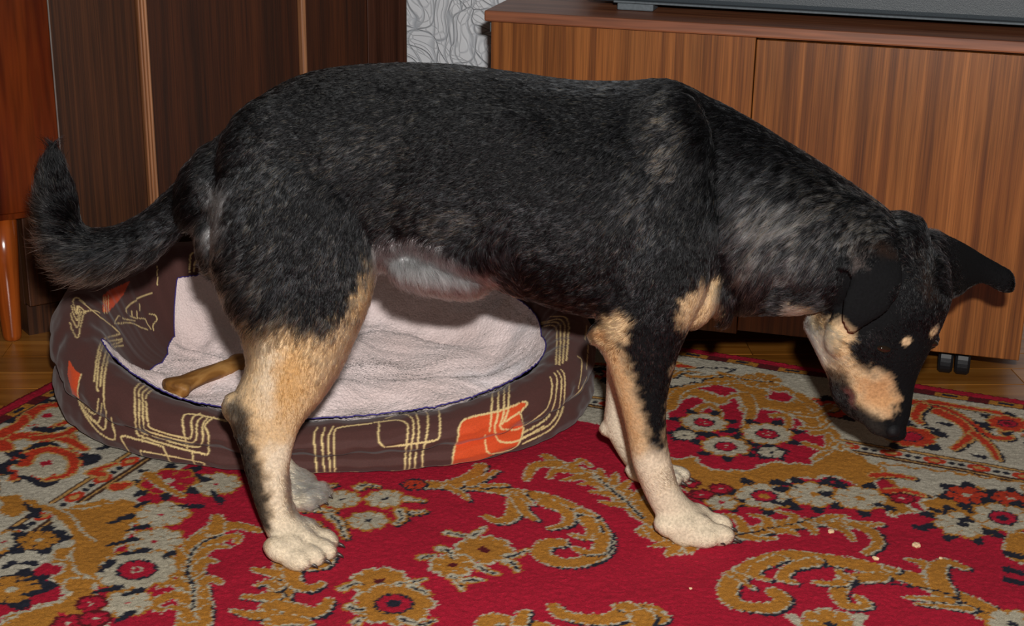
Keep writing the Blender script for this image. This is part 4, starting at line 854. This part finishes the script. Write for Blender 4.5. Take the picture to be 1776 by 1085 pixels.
# flash sheen put into the hair colour as slate grey: haunch, thigh, ribs, shoulder, forearm, tail, withers, neck, cheek
SHEEN_Z = [(465, 310, 75, 100, .75), (400, 290, 50, 60, .4), (560, 450, 70, 90, .6), (470, 470, 90, 60, .6), (900, 400, 170, 60, .62), (740, 340, 110, 40, .35), (1110, 400, 55, 130, .75), (1090, 500, 80, 50, .6), (1160, 260, 30, 80, .6), (1140, 580, 50, 60, .5), (270, 400, 80, 40, .5), (200, 450, 80, 30, .5),
      (1030, 150, 110, 20, .6), (800, 118, 120, 12, .4), (1350, 400, 100, 110, .9), (1480, 380, 90, 50, .8), (1300, 520, 70, 25, .5), (1430, 520, 30, 40, .6), (1640, 440, 25, 50, .6), (1510, 590, 40, 22, .6), (1550, 630, 40, 20, .3), (600, 260, 90, 60, .4), (860, 480, 80, 30, .35)]
GD = [  # hair flow guides on the side view: x, y, dx, dy, length, lift
    (385, 250, -1, .6, .016, .2), (330, 310, -1, .6, .020, .2), (340, 370, -.8, .7, .026, .3), (270, 370, -1, .5, .020, .15), (265, 435, -.8, .7, .034, .4), (220, 400, -1, .3, .018, .15), (210, 455, -.9, .55, .046, .5), (150, 400, -.9, -.2, .018, .2), (150, 460, -1, .45, .050, .55), (105, 430, -1, .1, .044, .5), (80, 380, -.9, -.4, .036, .45), (125, 340, -.2, -1, .022, .25), (78, 330, -.5, -1, .034, .35), (95, 290, -.1, -1, .034, .15),
    (450, 190, -1, .35, .012, .1), (600, 140, -1, .12, .013, .08), (800, 140, -1, .08, .013, .08), (1000, 165, -1, .2, .013, .08), (1160, 165, -1, .4, .014, .1), (1100, 300, -.8, .6, .015, .12), (900, 250, -1, .25, .014, .1), (700, 250, -1, .4, .016, .12), (600, 280, -1, .5, .018, .15), (950, 400, -1, .4, .013, .1), (780, 380, -.9, .2, .018, .2), (690, 370, -.8, .4, .020, .25),
    (520, 240, -1, .25, .012, .1), (430, 300, -.6, .8, .012, .12), (500, 350, -.4, .9, .011, .1), (600, 400, -.5, .9, .013, .15), (400, 470, -.8, .6, .022, .35), (450, 540, -.6, .8, .022, .35), (560, 500, -.3, 1, .012, .1), (550, 580, -.4, 1, .016, .2), (370, 350, -.4, 1, .014, .3), (360, 410, -.5, 1, .016, .35),
    (700, 450, .4, .9, .030, .35), (780, 475, .5, .8, .028, .4), (860, 490, .5, .8, .018, .25), (950, 510, -.5, .5, .014, .2), (1020, 540, -.6, .5, .014, .2), (1120, 440, -.4, .9, .013, .12), (1190, 330, -.6, .8, .014, .12), (1210, 450, -.2, 1, .014, .12), (1215, 530, -.3, 1, .010, .1),
    (1250, 210, -1, .4, .016, .12), (1330, 270, -1, .5, .018, .15), (1290, 380, -.7, .9, .028, .3), (1360, 380, -.9, .6, .026, .25), (1320, 470, -.45, 1, .030, .3), (1400, 460, -.6, .9, .024, .25), (1430, 330, -1, .5, .020, .18), (1500, 370, -1, .5, .018, .18), (1560, 400, -1, -.1, .015, .2), (1270, 510, -.1, 1, .020, .2), (1370, 510, -.9, .3, .014, .15),
    (1590, 440, -.5, -.9, .012, .15), (1570, 520, -.1, -1, .008, .1), (1630, 540, -.1, -1, .008, .1), (1580, 620, -.1, -1, .005, .08), (1530, 600, -.5, -.8, .006, .1), (1530, 690, -.2, -1, .0035, .1), (1570, 710, 0, -1, .003, .08), (1450, 600, -.8, -.5, .010, .15), (1400, 560, -.9, -.3, .014, .2), (1470, 680, -.5, -.7, .005, .2),
    (1510, 500, -.2, 1, .003, .05), (1480, 545, -.2, 1, .003, .05), (1545, 475, -.2, 1, .003, .05), (1520, 535, -.3, 1, .003, .05), (1540, 440, -.2, 1, .005, .08), (1500, 430, -.3, .6, .010, .15), (1640, 430, .8, -.1, .014, .25), (1700, 455, 1, .35, .006, .1), (1740, 485, 1, .4, .003, .06), (1660, 500, .7, .3, .008, .15),
    (500, 640, -.1, 1, .010, .12), (420, 700, 0, 1, .009, .15), (600, 600, -.4, .9, .016, .25), (640, 500, -.2, 1, .014, .25), (470, 780, .1, 1, .007, .1), (460, 860, .1, 1, .006, .1), (480, 930, .6, .8, .006, .1), (540, 955, 1, .3, .0065, .12), (525, 855, .8, -.2, .014, .45),
    (1050, 570, -.9, .4, .012, .25), (1100, 620, .1, 1, .008, .1), (1150, 640, .1, 1, .008, .1), (1120, 720, .15, 1, .006, .1), (1140, 800, .2, 1, .005, .08), (1170, 880, .5, .8, .005, .1), (1230, 925, 1, .35, .006, .12), (1075, 700, .1, 1, .006, .1), (1150, 815, .8, .4, .008, .2)]
GD = np.array(GD)
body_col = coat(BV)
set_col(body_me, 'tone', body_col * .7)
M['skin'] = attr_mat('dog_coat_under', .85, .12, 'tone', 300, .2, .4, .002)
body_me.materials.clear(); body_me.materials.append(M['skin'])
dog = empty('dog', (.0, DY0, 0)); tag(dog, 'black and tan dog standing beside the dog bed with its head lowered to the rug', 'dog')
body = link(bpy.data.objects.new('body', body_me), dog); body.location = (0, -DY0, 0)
body_me.calc_loop_triangles(); nt_ = len(body_me.loop_triangles); TR = np.empty(nt_ * 3, np.int32); body_me.loop_triangles.foreach_get('vertices', TR); TR = TR.reshape(-1, 3)

# ---- fur
NHAIR = 620000
A_, B_, C_ = BV[TR[:, 0]], BV[TR[:, 1]], BV[TR[:, 2]]; area = .5 * np.linalg.norm(np.cross(B_ - A_, C_ - A_), axis=1)
cen = (A_ + B_ + C_) / 3; tn = BN[TR].mean(1)
wgt = area * np.where(tn[:, 1] > .35, .45, 1.0)
cx_, cy_ = px(mirror(cen)); wgt *= np.where((cx_ > 1400) & (cy_ > 560), 2.6, 1.0) * np.where(cen[:, 2] < .2, 1.8, 1.0) * np.where(cx_ < 420, 1.25, 1.0) * np.where((cy_ > 425) & (cx_ > 640) & (cx_ < 860), 2.4, 1.0) * np.where((cx_ > 1440), 1.5, 1.0)
pad = (cen[:, 2] < RZ + .006); wgt[pad] = 0
ti = rng.choice(nt_, NHAIR, p=wgt / wgt.sum()); r1, r2 = np.sqrt(rng.random(NHAIR)), rng.random(NHAIR)
w0, w1, w2 = (1 - r1)[:, None], (r1 * (1 - r2))[:, None], (r1 * r2)[:, None]
RP = A_[ti] * w0 + B_[ti] * w1 + C_[ti] * w2; RN = BN[TR[ti, 0]] * w0 + BN[TR[ti, 1]] * w1 + BN[TR[ti, 2]] * w2; RN /= np.linalg.norm(RN, axis=1)[:, None] + 1e-9
nose_c = surf(1549, 742, -.0125); eye_c = surf(1536, 609, -.0012)
kill = (np.linalg.norm(RP - nose_c, axis=1) < .018) | (np.linalg.norm((RP - eye_c) * [1, 1, 1.7], axis=1) < .0105)
RP, RN = RP[~kill], RN[~kill]; NHAIR = len(RP)
QX, QY = px(mirror(RP)); DXY = np.empty((NHAIR, 2)); LL = np.empty(NHAIR); LF = np.empty(NHAIR)
gd_n = GD[:, 2:4] / np.linalg.norm(GD[:, 2:4], axis=1)[:, None]
for s in range(0, NHAIR, 40000):
    e = min(s + 40000, NHAIR); d2 = (QX[s:e, None] - GD[None, :, 0]) ** 2 + (QY[s:e, None] - GD[None, :, 1]) ** 2
    wgt_ = 1 / (d2 + 120) ** 2; wgt_ /= wgt_.sum(1)[:, None]; DXY[s:e] = wgt_ @ gd_n; LL[s:e] = wgt_ @ GD[:, 4]; LF[s:e] = wgt_ @ GD[:, 5]
# locks: neighbouring hairs lean the same way
cl1 = h3(RP, 210); cl2 = h3(RP + 3.3, 480); cl3 = h3(RP + 1.1, 95)
ang = np.arctan2(DXY[:, 1], DXY[:, 0]) + .28 * cl1 + .22 * cl2 + .15 * cl3 + rng.normal(0, .13, NHAIR)
D3 = np.stack([np.cos(ang), -.12 * np.sign(RP[:, 1] - DY0) * 0, -np.sin(ang)], -1)
D3 -= RN * np.einsum('ij,ij->i', D3, RN)[:, None]; nn = np.linalg.norm(D3, axis=1); bad = nn < .15
D3[bad] += np.array([0, 0, -.3]) - RN[bad] * (RN[bad] @ np.array([0, 0, -.3]))[:, None]; D3 /= np.linalg.norm(D3, axis=1)[:, None] + 1e-9
LL = LL * rng.uniform(.6, 1.15, NHAIR); LFT = np.clip(LF * (1 + .5 * cl2 + rng.normal(0, .35, NHAIR)), .03, 1.2)
K = 5; u = np.linspace(0, 1, K)
PTS = np.empty((NHAIR, K, 3))
side = np.cross(RN, D3); bend = rng.normal(0, .10, NHAIR)[:, None] + .12 * cl1[:, None]
for k, uu in enumerate(u):
    PTS[:, k] = RP - RN * .0008 + LL[:, None] * (D3 * uu + RN * (LFT[:, None] * (uu - .45 * uu * uu) + .10 * sin(pi * uu)) + side * bend * uu * uu)
    PTS[:, k, 2] -= .12 * LL * uu * uu * np.clip(LL / .03, 0, 1)
# locks: each hair leans its tip towards that of the nearest guide hair
NL = 30000; gi = rng.choice(NHAIR, NL, replace=False); kl = KDTree(NL)
for k, g_ in enumerate(RP[gi].tolist()): kl.insert(g_, k)
kl.balance(); fnd = kl.find; lock = np.fromiter((fnd(q_)[1] for q_ in RP.tolist()), np.int64, NHAIR)
cf = np.where(LL > .007, .55, .3) * rng.uniform(.5, 1.1, NHAIR); gh = gi[lock]
for k, uu in enumerate(u):
    tgt = RP[gh] + (PTS[gh, k] - RP[gh]) * (LL / LL[gh])[:, None] * .9 + (RP - RP[gh]) * .15
    PTS[:, k] += (tgt - PTS[:, k]) * (cf * uu ** 1.5)[:, None]
lv = (rng.gamma(2.5, 1.0, NL) / 2.5)[lock].clip(0, 2.6); lb = rng.uniform(.55, 1.35, NL)[lock]
PTS[:, :, 2] = np.maximum(PTS[:, :, 2], RZ + .0005)
HC = coat(RP, np.where((QX < 640) & (QY < 630) & (QY > 520), 13.0, 3.0)); dark = HC.sum(1) < .12
HC[dark] = BLACK * rng.uniform(.6, 1.6, dark.sum())[:, None]
spk = (~dark) & (((QX > 640) & (QX < 860) & (QY > 400) & (QY < 540)) | ((QX < 400) & (QY < 450))) & (rng.random(NHAIR) < .3); HC[spk] *= .25
HC[~dark] *= (.5 + .5 * lb[~dark])[:, None]
HC[~dark] *= rng.normal(1, .16, (~dark).sum()).clip(.5, 1.4)[:, None]
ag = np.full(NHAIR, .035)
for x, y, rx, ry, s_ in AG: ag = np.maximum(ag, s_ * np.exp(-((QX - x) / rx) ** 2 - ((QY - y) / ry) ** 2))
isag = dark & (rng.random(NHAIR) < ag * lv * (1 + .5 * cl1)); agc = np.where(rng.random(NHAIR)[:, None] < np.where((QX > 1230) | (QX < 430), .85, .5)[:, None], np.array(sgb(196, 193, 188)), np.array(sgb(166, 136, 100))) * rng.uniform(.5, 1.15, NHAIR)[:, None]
sheen_w = np.full(NHAIR, .10)
for x, y, rx, ry, s_ in SHEEN_Z: sheen_w = np.maximum(sheen_w, s_ * np.exp(-((QX - x) / rx) ** 2 - ((QY - y) / ry) ** 2))
is_sheen = dark & (rng.random(NHAIR) < sheen_w * lv * (1 + .6 * cl1)); HC[is_sheen] = np.array([.070, .079, .090]) * rng.uniform(.4, 1.8, is_sheen.sum())[:, None]
TONE = np.repeat(HC[:, None, :], K, 1)
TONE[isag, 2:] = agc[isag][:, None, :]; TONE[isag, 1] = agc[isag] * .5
hc = bpy.data.hair_curves.new('fur'); hc.add_curves([K] * NHAIR)
hc.points.foreach_set('position', PTS.astype(np.float32).ravel())
ra = hc.attributes.get('radius') or hc.attributes.new('radius', 'FLOAT', 'POINT')
rr = np.array([.00019, .00021, .00019, .00013, .00003]); ra.data.foreach_set('value', (np.tile(rr, NHAIR) * np.repeat(rng.uniform(.8, 1.2, NHAIR), K)).astype(np.float32))
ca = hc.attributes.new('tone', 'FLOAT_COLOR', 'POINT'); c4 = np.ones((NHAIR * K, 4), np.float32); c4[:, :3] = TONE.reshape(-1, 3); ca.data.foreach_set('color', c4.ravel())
hm = bpy.data.materials.new('dog_hair'); hm.use_nodes = True; t_ = hm.node_tree; t_.nodes.remove(t_.nodes['Principled BSDF'])
at_ = t_.nodes.new('ShaderNodeAttribute'); at_.attribute_name = 'tone'
hb = t_.nodes.new('ShaderNodeBsdfHairPrincipled'); hb.parametrization = 'COLOR'; hb.model = 'CHIANG'
hb.inputs['Roughness'].default_value = .26; hb.inputs['IOR'].default_value = 1.27; hb.inputs['Radial Roughness'].default_value = .5; hb.inputs['Random Roughness'].default_value = .3; hb.inputs['Coat'].default_value = 0.0
t_.links.new(at_.outputs['Color'], hb.inputs['Color']); t_.links.new(hb.outputs[0], t_.nodes['Material Output'].inputs[0])
hc.materials.append(hm)
fur = link(bpy.data.objects.new('fur', hc), dog); fur.location = (0, -DY0, 0); tag(fur, kind='stuff')

# ---- nose, eyes, claws, whiskers
M['nose'] = plain('wet_black_nose', (.006, .006, .007), .6, .2, 900, .6); M['eye'] = plain('dark_eye', (.012, .007, .004), .06, .8, 30, 0)
M['claw'] = plain('dark_horn_claw', sgb(58, 48, 44), .35, .5, 300, .1); M['hairline'] = plain('dark_whisker', (.02, .02, .02), .4, .5, 100, 0)
b = bmesh.new(); bmesh.ops.create_uvsphere(b, u_segments=24, v_segments=16, radius=1)
for vtx in b.verts:
    x, y, z = vtx.co; vtx.co = Vector((x * .0135, y * .0175, z * .0125 * (1 - .18 * x)))
    for sy in (-1, 1):
        d = (Vector((x, y, z)) - Vector((.72, sy * .52, -.25)).normalized()).length
        if d < .45: vtx.co *= 1 - .35 * (1 - d / .45)
nb = bm_obj('nose', b, M['nose'], dog, True); nb.location = tuple(nose_c + np.array([.004, -.003, -.006]) - np.array([0, DY0, 0])); nb.scale = (.85, .9, .85); nb.rotation_euler = (0, radians(55), radians(-18))
for c_e, rz_ in ((eye_c, -20), (surf(1622, 600, -.003), 60)):
    b = bmesh.new(); bmesh.ops.create_uvsphere(b, u_segments=20, v_segments=12, radius=.0088); e = bm_obj('eye', b, M['eye'], dog, True)
    e.location = tuple(c_e + np.array([0, .0025, 0]) - np.array([0, DY0, 0])); e.scale = (1.15, .8, .62); e.rotation_euler = (0, radians(12), 0)
cl_me = None
for c, r in TOES:
    if cl_me is None:
        V = []; n = 8
        for i, (x, rad) in enumerate(((0, .0032), (.004, .0029), (.008, .0021), (.0105, .0009))):
            for k in range(n): a = 2 * pi * k / n; V.append((x, rad * .8 * cos(a), rad * sin(a) - .06 * x * x * 900 * .001 - i * i * .0004))
        Fc = [(i * n + k, i * n + (k + 1) % n, (i + 1) * n + (k + 1) % n, (i + 1) * n + k) for i in range(3) for k in range(n)] + [tuple(range(n))[::-1], tuple(3 * n + k for k in range(n))]
        o = mobj('claw', V, Fc, M['claw'], dog, True); cl_me = o.data
    else: o = link(bpy.data.objects.new('claw', cl_me), dog)
    o.location = (c[0] + r * 1.28, c[1] - DY0 - r * .25, max(c[2] - .004, RZ + .0055)); o.rotation_euler = (0, 0, -.25)
